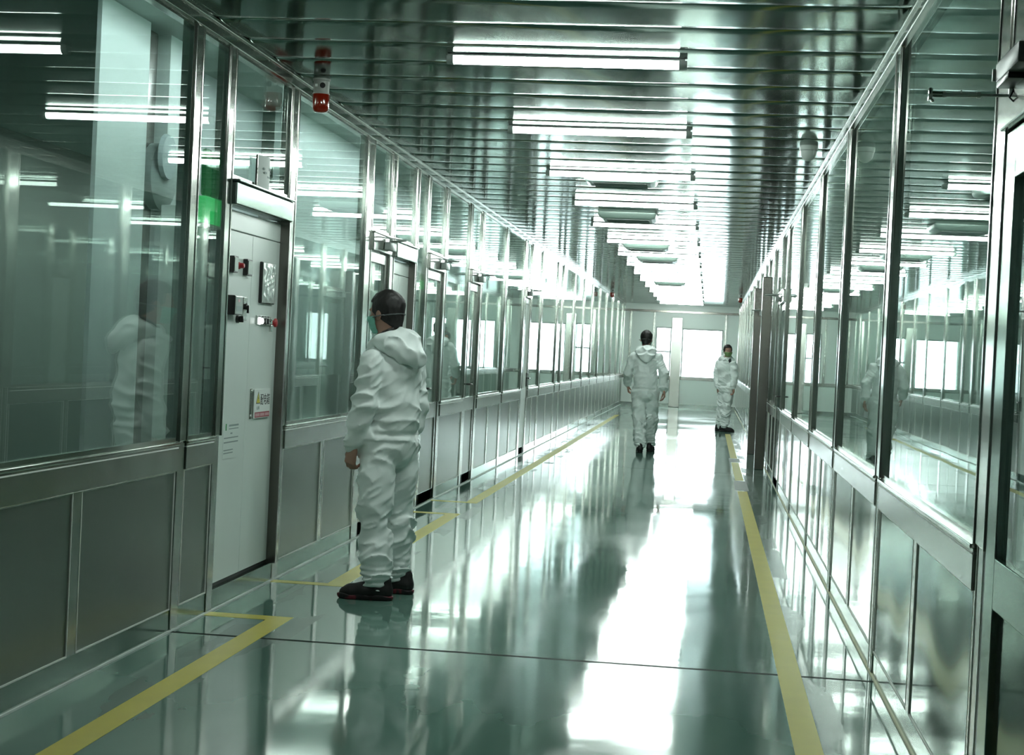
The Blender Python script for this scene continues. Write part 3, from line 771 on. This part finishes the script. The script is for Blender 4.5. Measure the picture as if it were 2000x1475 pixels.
# ================================================================== people
def V3(*a): return np.array(a, dtype=np.float32)
_rs = np.random.RandomState(11)
_LAT = _rs.rand(32, 32, 32).astype(np.float32)
def vnoise(P):
    """smooth value noise on an (...,3) array, 0..1"""
    i = np.floor(P).astype(np.int32); f = (P - i).astype(np.float32); f = f * f * (3 - 2 * f)
    i &= 31; j = (i + 1) & 31
    x0, y0, z0 = i[..., 0], i[..., 1], i[..., 2]; x1, y1, z1 = j[..., 0], j[..., 1], j[..., 2]
    fx, fy, fz = f[..., 0], f[..., 1], f[..., 2]
    def lx(y, z): return _LAT[x0, y, z] * (1 - fx) + _LAT[x1, y, z] * fx
    a = lx(y0, z0) * (1 - fy) + lx(y1, z0) * fy; b = lx(y0, z1) * (1 - fy) + lx(y1, z1) * fy
    return a * (1 - fz) + b * fz

class Field:
    def __init__(s, lo, hi, h):
        s.lo = np.array(lo, np.float32); s.h = h
        s.n = [int(math.ceil((b - a) / h)) + 1 for a, b in zip(lo, hi)]
        s.F = np.full(s.n, 1.0, np.float32)
        s.ax = [s.lo[i] + h * np.arange(s.n[i], dtype=np.float32) for i in range(3)]
    def region(s, lo, hi):
        sl = []
        for i in range(3):
            a = max(0, int((lo[i] - s.lo[i]) / s.h) - 1); b = min(s.n[i], int((hi[i] - s.lo[i]) / s.h) + 3)
            sl.append(slice(a, max(a + 1, b)))
        sl = tuple(sl)
        X, Y, Z = np.meshgrid(s.ax[0][sl[0]], s.ax[1][sl[1]], s.ax[2][sl[2]], indexing='ij')
        return sl, np.stack([X, Y, Z], -1)
    def blend(s, sl, d, k):
        A = s.F[sl]
        if k > 0:
            hh = np.maximum(k - np.abs(A - d), 0) / k
            s.F[sl] = np.minimum(A, d) - hh * hh * k * 0.25
        else: s.F[sl] = np.minimum(A, d)
    def cap(s, a, b, ra, rb, k=0.0):
        a = np.array(a, np.float32); b = np.array(b, np.float32); m = max(ra, rb) + k + 0.03
        sl, P = s.region(np.minimum(a, b) - m, np.maximum(a, b) + m)
        ab = b - a; t = np.clip(((P - a) @ ab) / max(1e-9, float(ab @ ab)), 0, 1)
        d = np.linalg.norm(P - a - t[..., None] * ab, axis=-1) - (ra + (rb - ra) * t)
        s.blend(sl, d, k)
    def chain(s, pts, rads, k=0.0):
        for i in range(len(pts) - 1): s.cap(pts[i], pts[i + 1], rads[i], rads[i + 1], k)
    def ell(s, c, r, R=None, k=0.0, cut=False):
        c = np.array(c, np.float32); r = np.array(r, np.float32); m = float(max(r)) + k + 0.03
        sl, P = s.region(c - m, c + m); Q = P - c
        if R is not None: Q = Q @ R.astype(np.float32)
        k0 = np.linalg.norm(Q / r, axis=-1); k1 = np.linalg.norm(Q / (r * r), axis=-1) + 1e-9
        d = k0 * (k0 - 1) / k1
        if cut:
            A = s.F[sl]; d = -d
            hh = np.maximum(k - np.abs(A - d), 0) / max(k, 1e-6); s.F[sl] = np.maximum(A, d) + hh * hh * k * 0.25
        else: s.blend(sl, d, k)
    def points(s):
        X, Y, Z = np.meshgrid(*s.ax, indexing='ij'); return np.stack([X, Y, Z], -1)
    def mesh(s):
        F = s.F; ins = F < 0
        n = [q - 1 for q in s.n]
        cnt = np.zeros(n, np.int8)
        for a in (0, 1):
            for b in (0, 1):
                for c in (0, 1): cnt += ins[a:a + n[0], b:b + n[1], c:c + n[2]]
        act = (cnt > 0) & (cnt < 8)
        idx = np.argwhere(act); ids = np.full(n, -1, np.int64); ids[act] = np.arange(len(idx))
        acc = np.zeros((len(idx), 3)); num = np.zeros(len(idx))
        co = [(a, b, c) for a in (0, 1) for b in (0, 1) for c in (0, 1)]
        val = {q: F[idx[:, 0] + q[0], idx[:, 1] + q[1], idx[:, 2] + q[2]].astype(np.float64) for q in co}
        for p in co:
            for ax in range(3):
                if p[ax]: continue
                q = list(p); q[ax] = 1; q = tuple(q)
                va, vb = val[p], val[q]; m = (va < 0) != (vb < 0)
                t = np.where(m, va / np.where(m, va - vb, 1), 0)
                pt = np.tile(np.array(p, float), (len(idx), 1)); pt[:, ax] += t
                acc[m] += pt[m]; num[m] += 1
        vs = (idx + acc / num[:, None]) * s.h + s.lo
        quads = []
        for ax in range(3):
            u, v = [(1, 2), (2, 0), (0, 1)][ax]
            sa = [slice(1, q) for q in n]; sa[ax] = slice(0, n[ax]); sb = list(sa); sb[ax] = slice(1, n[ax] + 1)
            A = ins[tuple(sa)]; B = ins[tuple(sb)]
            e = np.argwhere(A != B)
            if not len(e): continue
            fl = A[tuple(e.T)]
            e = e + np.array([0 if i == ax else 1 for i in range(3)])
            def at(du, dv):
                g = e.copy(); g[:, u] -= du; g[:, v] -= dv; return ids[tuple(g.T)]
            Q = np.stack([at(1, 1), at(0, 1), at(0, 0), at(1, 0)], 1)
            Q[~fl] = Q[~fl][:, ::-1]; quads.append(Q)
        return vs, np.concatenate(quads)
    def build(s, name, mat, parent, smooth_it=1):
        vs, qs = s.mesh()
        me = bpy.data.meshes.new(name); me.from_pydata(vs.tolist(), [], qs.tolist()); me.update()
        me.materials.append(mat)
        me.polygons.foreach_set('use_smooth', [True] * len(me.polygons))
        if smooth_it:
            bm = bmesh.new(); bm.from_mesh(me)
            for _ in range(smooth_it): bmesh.ops.smooth_vert(bm, verts=bm.verts, factor=0.5, use_axis_x=True, use_axis_y=True, use_axis_z=True)
            bm.to_mesh(me); bm.free()
        o = bpy.data.objects.new(name, me); C.objects.link(o); o.parent = parent
        return o

def frame(th, tilt=0.0):
    """columns: right, forward, up for a body that faces th degrees to the left of straight ahead"""
    a = math.radians(th); r = np.array([math.cos(a), math.sin(a), 0]); f = np.array([-math.sin(a), math.cos(a), 0]); u = np.array([0, 0, 1.0])
    t = math.radians(tilt); f2 = f * math.cos(t) - u * math.sin(t); u2 = u * math.cos(t) + f * math.sin(t)
    return np.stack([r, f2, u2], 1)

M['skin'] = pbr('skin', (0.36, 0.20, 0.145), 0.5, 0, None, 0.08, 30)
M['coverall'] = pbr('white_coverall', (0.78, 0.85, 0.825), 0.55, 0, (160, 0.10, 0.002, (1, 1, 1), 2.0), 0.02, 20)
M['hair'] = pbr('black_hair', (0.010, 0.0085, 0.008), 0.55, 0, (60, 0.5, 0.004, (1, 1, 0.25), 2.0))
M['mask_teal'] = pbr('teal_mask', (0.20, 0.52, 0.42), 0.6)
M['mask_green'] = pbr('green_mask', (0.20, 0.33, 0.13), 0.6)
M['shoe'] = pbr('black_shoe', (0.008, 0.008, 0.008), 0.55)
M['shoe_red'] = pbr('red_sole', (0.14, 0.012, 0.02), 0.5)
def sole_mat():
    m, nt, out = new_mat('black_sole_red_patches'); N = nt.nodes.new; L = nt.links.new
    b = N('ShaderNodeBsdfPrincipled'); b.inputs['Roughness'].default_value = 0.5
    tc = N('ShaderNodeTexCoord'); nz = N('ShaderNodeTexNoise'); nz.inputs['Scale'].default_value = 14; nz.inputs['Detail'].default_value = 1
    cr = N('ShaderNodeValToRGB'); cr.color_ramp.elements[0].position = 0.50; cr.color_ramp.elements[0].color = (0.010, 0.007, 0.008, 1)
    cr.color_ramp.elements[1].position = 0.58; cr.color_ramp.elements[1].color = (0.14, 0.014, 0.026, 1)
    L(tc.outputs['Object'], nz.inputs['Vector']); L(nz.outputs['Fac'], cr.inputs[0]); L(cr.outputs[0], b.inputs['Base Color']); L(b.outputs[0], out.inputs[0])
    return m
M['shoe_red'] = sole_mat()
M['eye'] = pbr('eye_white', (0.6, 0.62, 0.6), 0.2)
M['band'] = pbr('grey_band', (0.10, 0.11, 0.11), 0.45)
M['strap'] = pbr('dark_strap', (0.016, 0.012, 0.010), 0.5)
M['collar'] = pbr('dark_shirt', (0.012, 0.015, 0.018), 0.7)

def hand(fd, wrist, d, lat, nrm, sc=1.0, curl=(35, 30, 25), thumb_side=1.0):
    """wrist point, direction along the hand, lateral towards the thumb, palm normal"""
    w = np.array(wrist, float); d = np.array(d, float); d /= np.linalg.norm(d)
    lat = np.array(lat, float); lat -= d * lat.dot(d); lat /= np.linalg.norm(lat)
    nrm = np.cross(d, lat) if np.dot(np.cross(d, lat), nrm) > 0 else -np.cross(d, lat)
    k = 0.006
    for q, u in enumerate((0.026, 0.009, -0.009, -0.026)):
        fd.cap(w + lat * u * 0.75 * sc + d * 0.008, w + lat * u * sc + d * 0.080 * sc, 0.015 * sc, 0.0125 * sc, 0.010)
    L = ((0.040, 0.024, 0.020), (0.044, 0.027, 0.021), (0.041, 0.025, 0.020), (0.033, 0.019, 0.018))
    for q, u in enumerate((0.027, 0.009, -0.009, -0.026)):
        p = w + lat * u * sc + d * (0.082 - (0.004 if q in (0, 3) else 0)) * sc; a = 0.0
        spread = u * 1.6
        pts = [p]; rads = [0.0098 * sc]
        for s_, (ln, cu) in enumerate(zip(L[q], curl)):
            a += math.radians(cu + 4 * q)
            dirv = d * math.cos(a) + nrm * math.sin(a) + lat * spread * (0.5 if s_ == 0 else 0.0)
            p = p + dirv / np.linalg.norm(dirv) * ln * sc; pts.append(p); rads.append((0.0092, 0.0085, 0.0072)[s_] * sc)
        sub = Field(fd.lo, fd.lo, fd.h) if False else None
        for i in range(3): fd.cap(pts[i], pts[i + 1], rads[i], rads[i + 1], 0.0025)
    t0 = w + lat * 0.020 * sc + d * 0.022 * sc
    t1 = t0 + (lat * 0.62 + d * 0.70 + nrm * 0.45) * 0.040 * sc; t2 = t1 + (lat * 0.15 + d * 0.92 + nrm * 0.35) * 0.030 * sc; t3 = t2 + (d * 0.9 + nrm * 0.5 - lat * 0.1) * 0.024 * sc
    fd.chain([t0, t1, t2, t3], [0.014 * sc, 0.0115 * sc, 0.0098 * sc, 0.008 * sc], 0.005)

def head_shape(fd, c, R, sc, grow=0.0, face=True):
    def P(x, y, z): return np.array(c) + R @ np.array([x, y, z]) * sc
    def E(x, y, z, rx, ry, rz, k=0.02, cut=False, RR=R):
        fd.ell(P(x, y, z), np.array([rx, ry, rz]) * sc + (0 if cut else grow), RR, k, cut)
    E(0, -0.010, 0.035, 0.076, 0.096, 0.082, 0.0)             # cranium
    E(0, 0.030, -0.030, 0.064, 0.066, 0.085, 0.03)            # face
    E(0, 0.052, -0.082, 0.040, 0.036, 0.030, 0.035)           # chin
    if face:
        E(0, 0.093, -0.018, 0.0085, 0.012, 0.022, 0.012); E(0, 0.104, -0.036, 0.013, 0.013, 0.010, 0.008)   # nose
        E(0, 0.085, 0.016, 0.050, 0.014, 0.009, 0.014)        # brow
        for s_ in (-1, 1):
            E(s_ * 0.031, 0.096, -0.002, 0.016, 0.012, 0.009, 0.008, True)  # eye socket
            E(s_ * 0.045, 0.066, -0.036, 0.020, 0.020, 0.018, 0.02)         # cheek
            E(s_ * 0.078, -0.004, -0.018, 0.008, 0.019, 0.031, 0.006)       # ear
            E(s_ * 0.087, 0.002, -0.016, 0.004, 0.010, 0.016, 0.004, True)  # ear hollow
        E(0, 0.086, -0.062, 0.022, 0.010, 0.005, 0.005); E(0, 0.085, -0.072, 0.019, 0.010, 0.006, 0.004)    # lips

def person(name_label, loc, rz, J, h, mask, mask_label=None, baggy=1.0, seed=0.0, collar=False):
    root = empty('person', loc, rz); tag(root, name_label, 'person')
    TH, HH = J['torso'], J['head_dir']; Rt = frame(TH, J.get('lean', 0)); Rh = frame(HH, J.get('head_tilt', 0)); sc = J.get('scale', 1.0)
    al = [np.array(v) for v in J['arm_l']]; ar = [np.array(v) for v in J['arm_r']]; ll = [np.array(v) for v in J['leg_l']]; lr = [np.array(v) for v in J['leg_r']]
    pel = np.array(J['pelvis']); che = np.array(J['chest']); nk = np.array(J['neck']); hc = np.array(J['head'])
    allp = np.stack(al + ar + ll + lr + [pel, che, nk, hc]); lo = allp.min(0) - 0.22; hi = allp.max(0) + 0.22; lo[2] = -0.01
    mid = (pel + che) / 2
    # ---- body, one continuous skin
    fd = Field(lo, hi, h * 0.66)
    head_shape(fd, hc, Rh, sc)
    fd.cap(hc + Rh @ np.array([0, -0.025, -0.05]) * sc, nk + np.array([0, 0, -0.03]), 0.051 * sc, 0.060 * sc, 0.03)
    fd.ell(che, np.array([0.140, 0.085, 0.18]) * sc, Rt, 0.04); fd.ell(pel, np.array([0.125, 0.085, 0.12]) * sc, Rt, 0.06); fd.ell(mid, np.array([0.115, 0.080, 0.18]) * sc, Rt, 0.05)
    for A in (al, ar):
        fd.chain([nk + (A[0] - nk) * 0.35 + np.array([0, 0, -0.05]), A[0] + np.array([0, 0, -0.02]), A[1], A[2]], [0.034, 0.034, 0.031, 0.026], 0.03)
    for Lg in (ll, lr): fd.chain([pel + (Lg[0] - pel) * 0.5, Lg[0], Lg[1], Lg[2]], [0.066, 0.062, 0.044, 0.034], 0.04)
    for Lg, fdir in ((ll, J['foot_l']), (lr, J['foot_r'])):
        f_ = frame(fdir)[:, 1]; fd.cap(Lg[2] + np.array([0, 0, -0.03]), Lg[2] + f_ * 0.12 + np.array([0, 0, -0.055]), 0.036, 0.026, 0.03)
    for A, side in ((al, -1), (ar, 1)):
        d = A[3] - A[2]; ft = Rt[:, 1] if 'hand_f' not in J else np.array(J['hand_f'])
        hand(fd, A[2] + d / np.linalg.norm(d) * 0.012, d, ft, -side * Rt[:, 0], sc, J.get('curl', (38, 34, 26)))
    body = fd.build('body', M['skin'], root)
    # eyes
    for s_ in (-1, 1):
        e = MB().lathe([(0.001, -0.0112), (0.006, -0.0095), (0.0105, -0.004), (0.0112, 0), (0.0105, 0.004), (0.006, 0.0095), (0.001, 0.0112)], 'Z', n=14)
        p = hc + Rh @ np.array([s_ * 0.031, 0.078, -0.002]) * sc
        ey = shift(e, tuple(-p)).build('eye', M['eye'], root, True)
        q = p + Rh @ np.array([0, 0.0085, 0])
        shift(MB().lathe([(0.0005, -0.0055), (0.0035, -0.0045), (0.0055, 0), (0.0035, 0.0045), (0.0005, 0.0055)], 'Z', n=12), tuple(-q)).build('iris', M['hair'], ey, True)
    # ---- coverall
    fd = Field(lo, hi, h)
    b = baggy
    fd.ell(che + Rt @ np.array([0, -0.012, 0.03]), np.array([0.185 * b, 0.135 * b, 0.20]) * sc, Rt, 0.0)
    fd.ell(mid + Rt @ np.array([0, -0.018, -0.02]), np.array([0.172 * b, 0.148 * b, 0.19]) * sc, Rt, 0.06)
    fd.ell(pel + Rt @ np.array([0, -0.02, -0.035]), np.array([0.168 * b, 0.135 * b, 0.16]) * sc, Rt, 0.05)
    for A in (al, ar):
        sh0 = nk + (A[0] - nk) * 0.30 + np.array([0, 0, -0.055])
        w = A[2]; fa = A[2] - A[1]; fa = fa / np.linalg.norm(fa)
        pts = [sh0, A[0] + np.array([0, 0, -0.012]), (A[0] + A[1]) / 2, A[1], (A[1] + A[2]) / 2, w - fa * 0.035, w + fa * 0.006]
        fd.chain(pts, [0.066 * b, 0.070 * b, 0.073 * b, 0.070 * b, 0.066 * b, 0.056 * b, 0.036], 0.012)
    for Lg in (ll, lr):
        fa = Lg[2] - Lg[1]; fa = fa / np.linalg.norm(fa)
        pts = [pel + (Lg[0] - pel) * 0.8, Lg[0], (Lg[0] + Lg[1]) / 2, Lg[1], (Lg[1] + Lg[2]) / 2, Lg[2] - fa * 0.075, Lg[2] - fa * 0.005, Lg[2] + fa * 0.004]
        fd.chain(pts, [0.112 * b, 0.112 * b, 0.106 * b, 0.095 * b, 0.088 * b, 0.084 * b, 0.070 * b, 0.048], 0.022)
    # collar around the neck
    fd.cap(nk + np.array([0, 0, -0.06]), nk + np.array([0, 0, -0.012]), 0.105, 0.082, 0.04)
    P = fd.points(); so = seed * 7.3
    near = np.abs(fd.F) < 0.06
    Q = P[near]; z = Q[:, 2]
    zk = ll[1][2]
    sg = np.where(z < pel[2] - 0.03, 0.9, 0.35).astype(np.float32)
    lat = (Q - np.asarray(pel, np.float32)) @ Rt.astype(np.float32)
    W = 0.05 * (np.stack([vnoise(Q * 5 + so), vnoise(Q * 5 + so + 17), vnoise(Q * 5 + so + 31)], -1) - 0.5)
    Qw = Q + W
    zz = Qw[:, 2] + sg * (lat[:, 1] * 0.8 + lat[:, 0] * 0.5)          # creases run slantwise across the cloth
    n1 = vnoise(np.stack([Qw[:, 0] * 6, Qw[:, 1] * 6, zz * 13], -1) + so)
    n2 = vnoise(np.stack([Qw[:, 0] * 12, Qw[:, 1] * 12, (Qw[:, 2] - 0.6 * lat[:, 0]) * 26], -1) + so + 5)
    n3 = vnoise(Qw * 6.5 + so + 9)
    r1 = (1 - np.abs(2 * n1 - 1)) ** 2.2; r2 = (1 - np.abs(2 * n2 - 1)) ** 2; r3 = 1 - np.abs(2 * n3 - 1)
    low = np.clip((zk + 0.12 - z) / 0.30, 0, 1)                       # folds pile up towards the ankles
    ds = np.full(len(Q), 9.0, np.float32)
    for A in (al, ar):
        for p_ in (A[1], A[2], (A[0] + A[1]) / 2): ds = np.minimum(ds, np.linalg.norm(Q - p_, axis=-1))
    el = np.clip(1 - ds / 0.24, 0, 1)
    kn = np.exp(-((z - zk) / 0.15) ** 2)
    amp = 0.009 + 0.014 * low + 0.013 * el + 0.010 * kn
    gather = 0.012 * np.exp(-((z - (pel[2] + 0.005)) / 0.016) ** 2) * (ds > 0.14)   # elastic waist
    ruff = 0.006 * np.clip((0.24 - z) / 0.10, 0, 1) * np.sin(z * 190 + 5 * n3 + 3 * n1)   # gathered hems
    d = fd.F[near] - amp * (r1 - 0.5) * 1.25 - amp * 0.55 * (r2 - 0.5) - 0.010 * (r3 - 0.7) + gather - ruff
    fd.F[near] = d
    cov = fd.build('coverall', M['coverall'], root, 1)
    # ---- hood folded down on the back
    fd = Field(che + np.array([-.4, -.4, -0.05]), che + np.array([.4, .4, 0.45]), h * 0.85)
    def T(x, y, z): return nk + Rt @ np.array([x, y, z + 0.028]) * sc
    for s_ in (-1, 1):
        fd.chain([T(s_ * 0.035, 0.085, -0.060), T(s_ * 0.085, 0.035, -0.035), T(s_ * 0.098, -0.03, -0.010), T(s_ * 0.07, -0.085, 0.008), T(0, -0.105, 0.010)], [0.020, 0.028, 0.034, 0.038, 0.040], 0.03)
    fd.ell(T(0, -0.125, -0.035), np.array([0.150, 0.055, 0.062]) * sc, Rt @ np.array(frame(0, 28)), 0.05)
    hp = J.get('hood_tip', (0, -0.185, -0.095))
    fd.ell(T(*hp), np.array([0.105, 0.040, 0.068]) * sc, Rt @ np.array(frame(0, 20)), 0.07)
    for s_ in (-1, 1): fd.cap(T(s_ * 0.10, -0.07, -0.03), T(hp[0] + s_ * 0.03, hp[1], hp[2] + 0.0), 0.035, 0.030, 0.05)
    P = fd.points(); near = np.abs(fd.F) < 0.05; Q = P[near]
    n1 = vnoise(Q * np.array([11, 11, 11], np.float32) + so + 3); n2 = vnoise(Q * 22 + so)
    fd.F[near] -= 0.024 * ((1 - np.abs(2 * n1 - 1)) ** 2 - 0.5) + 0.008 * (n2 - 0.5)
    fd.build('hood', M['coverall'], root, 1)
    # ---- hair
    hb = 0.16; fd = Field(hc - hb, hc + hb, h * 0.6)
    head_shape(fd, hc, Rh, sc, 0.011, False)
    fd.cap(hc + Rh @ np.array([0, -0.052, -0.03]) * sc, hc + Rh @ np.array([0, -0.046, -0.10]) * sc, 0.054 * sc, 0.044 * sc, 0.03)
    P = fd.points(); L_ = (P - hc) @ Rh.astype(np.float32) / sc
    n1 = vnoise(P * np.array([90, 90, 35], np.float32) + so); n2 = vnoise(P * 30 + so)
    lim = np.where(L_[..., 1] < 0.045, -0.092 + np.clip(L_[..., 1] + 0.070, 0, 1) * 0.80, 0.055 + (L_[..., 1] - 0.045) * 0.25)
    cutp = (lim - L_[..., 2]) + 0.010 * (n1 - 0.5)
    fd.F = np.maximum(fd.F - 0.009 * (n2 - 0.4) - 0.004 * (n1 - 0.5), cutp)
    hr = fd.build('hair', M['hair'], root, 1)
    # ---- face mask with ear loops, and straps
    fd = Field(hc - hb, hc + hb, h * 0.6); head_shape(fd, hc, Rh, sc, 0.0, True)
    L_ = (fd.points() - hc) @ Rh.astype(np.float32) / sc; base = fd.F.copy()
    pl = 0.0012 * np.sin(L_[..., 2] * 260)
    shell = np.abs(base - 0.0075 - pl) - 0.0036
    fd.F = np.maximum.reduce([shell, 0.028 - L_[..., 1], L_[..., 2] + 0.022, -0.118 - L_[..., 2]])
    mk = fd.build('face_mask', M[mask], root, 1)
    if mask_label: mk['label'] = mask_label
    off = 0.0085 + 0.0125 * np.clip((-0.005 - L_[..., 1]) / 0.03, 0, 1)
    fd.F = np.maximum(np.abs(base - off) - 0.0030, np.abs(L_[..., 2] + 0.026 + 0.10 * L_[..., 1]) - 0.0040)
    fd.F = np.maximum(fd.F, L_[..., 1] - 0.045)
    sp = fd.build('mask_strap', M['band'], mk, 0)
    # ---- neck band (dark) or dark shirt collar
    fd = Field(nk - 0.16, nk + 0.16, h * 0.6)
    pts = []
    for q in range(17):
        a = 2 * PI * q / 16; pts.append(nk + Rt @ np.array([0.067 * math.cos(a), 0.066 * math.sin(a) - 0.002, (0.020 if collar else 0.047) - (0.042 if collar else 0.038) * math.sin(a)]) * sc)
    fd.chain(pts, [0.009 if not collar else 0.014] * 17, 0.004)
    if collar: fd.ell(nk + Rt @ np.array([0, 0.100, -0.030]) * sc, np.array([0.026, 0.020, 0.055]) * sc, Rt, 0.03)
    fd.build('shirt_collar' if collar else 'neck_strap', M['collar' if collar else 'strap'], root, 1)
    # ---- shoes
    for Lg, key, pk in ((ll, 'foot_l', 'pitch_l'), (lr, 'foot_r', 'pitch_r')):
        Rf = frame(J[key], J.get(pk, 0)); f_ = Rf[:, 1]; an = Lg[2]; ground = J.get(pk, 0) == 0
        org = np.array([an[0], an[1], 0.0]) if ground else an - Rf @ np.array([0, 0, 0.09])
        def S(x, y, z): return org + Rf @ np.array([x, y, z])
        c0 = S(0, 0.07, 0.06)
        fd = Field(c0 - 0.24, c0 + 0.24, h * 0.6)
        fd.chain([S(0, -0.058, 0.050), S(0, 0.0, 0.056), S(0, 0.07, 0.048), S(-0.003, 0.14, 0.040), S(-0.004, 0.178, 0.034)], [0.036, 0.041, 0.043, 0.038, 0.026], 0.03)
        fd.chain([S(0, -0.050, 0.055), S(0, -0.052, 0.108)], [0.035, 0.034], 0.03); fd.cap(S(0, -0.01, 0.07), S(0, -0.005, 0.115), 0.040, 0.036, 0.03)
        L_ = (fd.points() - org) @ Rf.astype(np.float32)
        fd.F = np.maximum(fd.F, 0.020 - L_[..., 2])
        up = fd.build('shoe', M['shoe'], root, 1)
        fd.F = np.full(fd.n, 1.0, np.float32)
        fd.chain([S(0, -0.060, 0.02), S(0, 0.0, 0.02), S(0, 0.07, 0.02), S(-0.003, 0.14, 0.02), S(-0.004, 0.186, 0.024)], [0.040, 0.041, 0.042, 0.044, 0.030], 0.02)
        fd.F = np.maximum.reduce([fd.F, -L_[..., 2] + 0.001, L_[..., 2] - 0.030 + 0.005 * np.sin(L_[..., 1] * 60)])
        sl_ = fd.build('sole', M[J.get('sole', 'shoe')], up, 1)
        if J.get('laces'):
            for q in range(4):
                y = 0.055 + 0.022 * q; zt = 0.096 - 0.012 * q
                shift(MB().tube([S(-0.022, y, zt - 0.008), S(0, y + 0.004, zt), S(0.022, y, zt - 0.008)], 0.0025, 8), (0, 0, 0)).build('lace', M['lamp_cap'], up, True)
            MB().tube([S(0.0, 0.045, 0.100), S(0.004, 0.062, 0.118), S(0.006, 0.078, 0.132), S(0.004, 0.070, 0.120)], 0.004, 8).build('lace', M['strap'], up, True)
            for s_ in (-1, 1):
                MB().tube([S(s_ * 0.0445, 0.030, 0.062), S(s_ * 0.0425, 0.052, 0.050)], 0.0015, 8).build('stripe', M['paper'], up, True)
    return root

# nearest man: seen from behind and the left, feet pointing at the cabinet wall, head turned left
J1 = dict(torso=50, head_dir=52, head_tilt=4, lean=2,
          pelvis=(-0.022, -0.005, 0.915), chest=(-0.022, 0.0, 1.215), neck=(-0.062, 0.018, 1.425), head=(-0.072, 0.03, 1.602),
          arm_l=[(-0.138, -0.142, 1.325), (-0.172, -0.158, 1.085), (-0.222, -0.118, 0.845), (-0.238, -0.098, 0.740)],
          arm_r=[(0.088, 0.132, 1.330), (0.120, 0.165, 1.080), (0.075, 0.200, 0.860), (0.050, 0.215, 0.760)],
          leg_l=[(-0.085, -0.070, 0.880), (-0.092, -0.115, 0.490), (-0.060, -0.140, 0.105)],
          leg_r=[(0.040, 0.070, 0.880), (0.050, 0.110, 0.490), (0.062, 0.120, 0.105)],
          foot_l=82, foot_r=70, sole='shoe_red', laces=True, curl=(34, 36, 28), scale=1.0)
person('man in a white hooded coverall standing beside the nearer electrical cabinet, back turned', (-1.74, 8.80, 0), math.radians(11.185), J1, 0.0068, 'mask_teal', None, 0.95, 1.0)

# man walking away in the middle of the corridor
J2 = dict(torso=2, head_dir=-6, head_tilt=6, lean=3, scale=1.03,
          pelvis=(-0.055, 0.0, 0.935), chest=(-0.062, 0.02, 1.27), neck=(-0.068, 0.035, 1.500), head=(-0.073, 0.055, 1.690),
          arm_l=[(-0.245, 0.02, 1.425), (-0.325, 0.06, 1.165), (-0.318, 0.20, 0.975), (-0.305, 0.26, 0.88)],
          arm_r=[(0.115, 0.02, 1.425), (0.205, -0.02, 1.185), (0.225, -0.03, 0.935), (0.236, -0.02, 0.83)],
          leg_l=[(-0.145, 0.0, 0.90), (-0.130, -0.02, 0.51), (-0.090, -0.13, 0.11)],
          leg_r=[(0.035, 0.0, 0.90), (0.055, 0.10, 0.51), (0.060, 0.27, 0.105)],
          foot_l=4, foot_r=-14, pitch_l=0, curl=(26, 24, 18), hood_tip=(0, -0.165, -0.12))
person('man in a white coverall walking away along the middle of the corridor', (-0.86, 23.7, 0), math.radians(2.078), J2, 0.0085, 'mask_teal', None, 1.0, 2.0)

# man standing at the far right, facing this way
J3 = dict(torso=205, head_dir=196, head_tilt=2, lean=0, scale=1.0,
          pelvis=(0.005, 0.0, 0.915), chest=(-0.012, 0.0, 1.235), neck=(0.012, -0.01, 1.445), head=(0.002, -0.02, 1.620),
          arm_l=[(0.135, -0.075, 1.37), (0.160, -0.10, 1.11), (0.150, -0.15, 0.88), (0.158, -0.18, 0.78)],
          arm_r=[(-0.155, 0.075, 1.37), (-0.200, 0.09, 1.10), (-0.160, 0.03, 0.87), (-0.145, 0.0, 0.77)],
          leg_l=[(0.065, -0.04, 0.88), (0.035, -0.07, 0.49), (0.000, -0.09, 0.105)],
          leg_r=[(-0.050, 0.04, 0.88), (-0.060, 0.03, 0.49), (-0.085, 0.03, 0.105)],
          foot_l=265, foot_r=258, curl=(26, 24, 18))
person('man in a pale coverall and green mask standing at the right wall, facing this way', (0.37, 32.1, 0), math.radians(-0.66), J3, 0.009, 'mask_green', None, 0.97, 3.0, True)
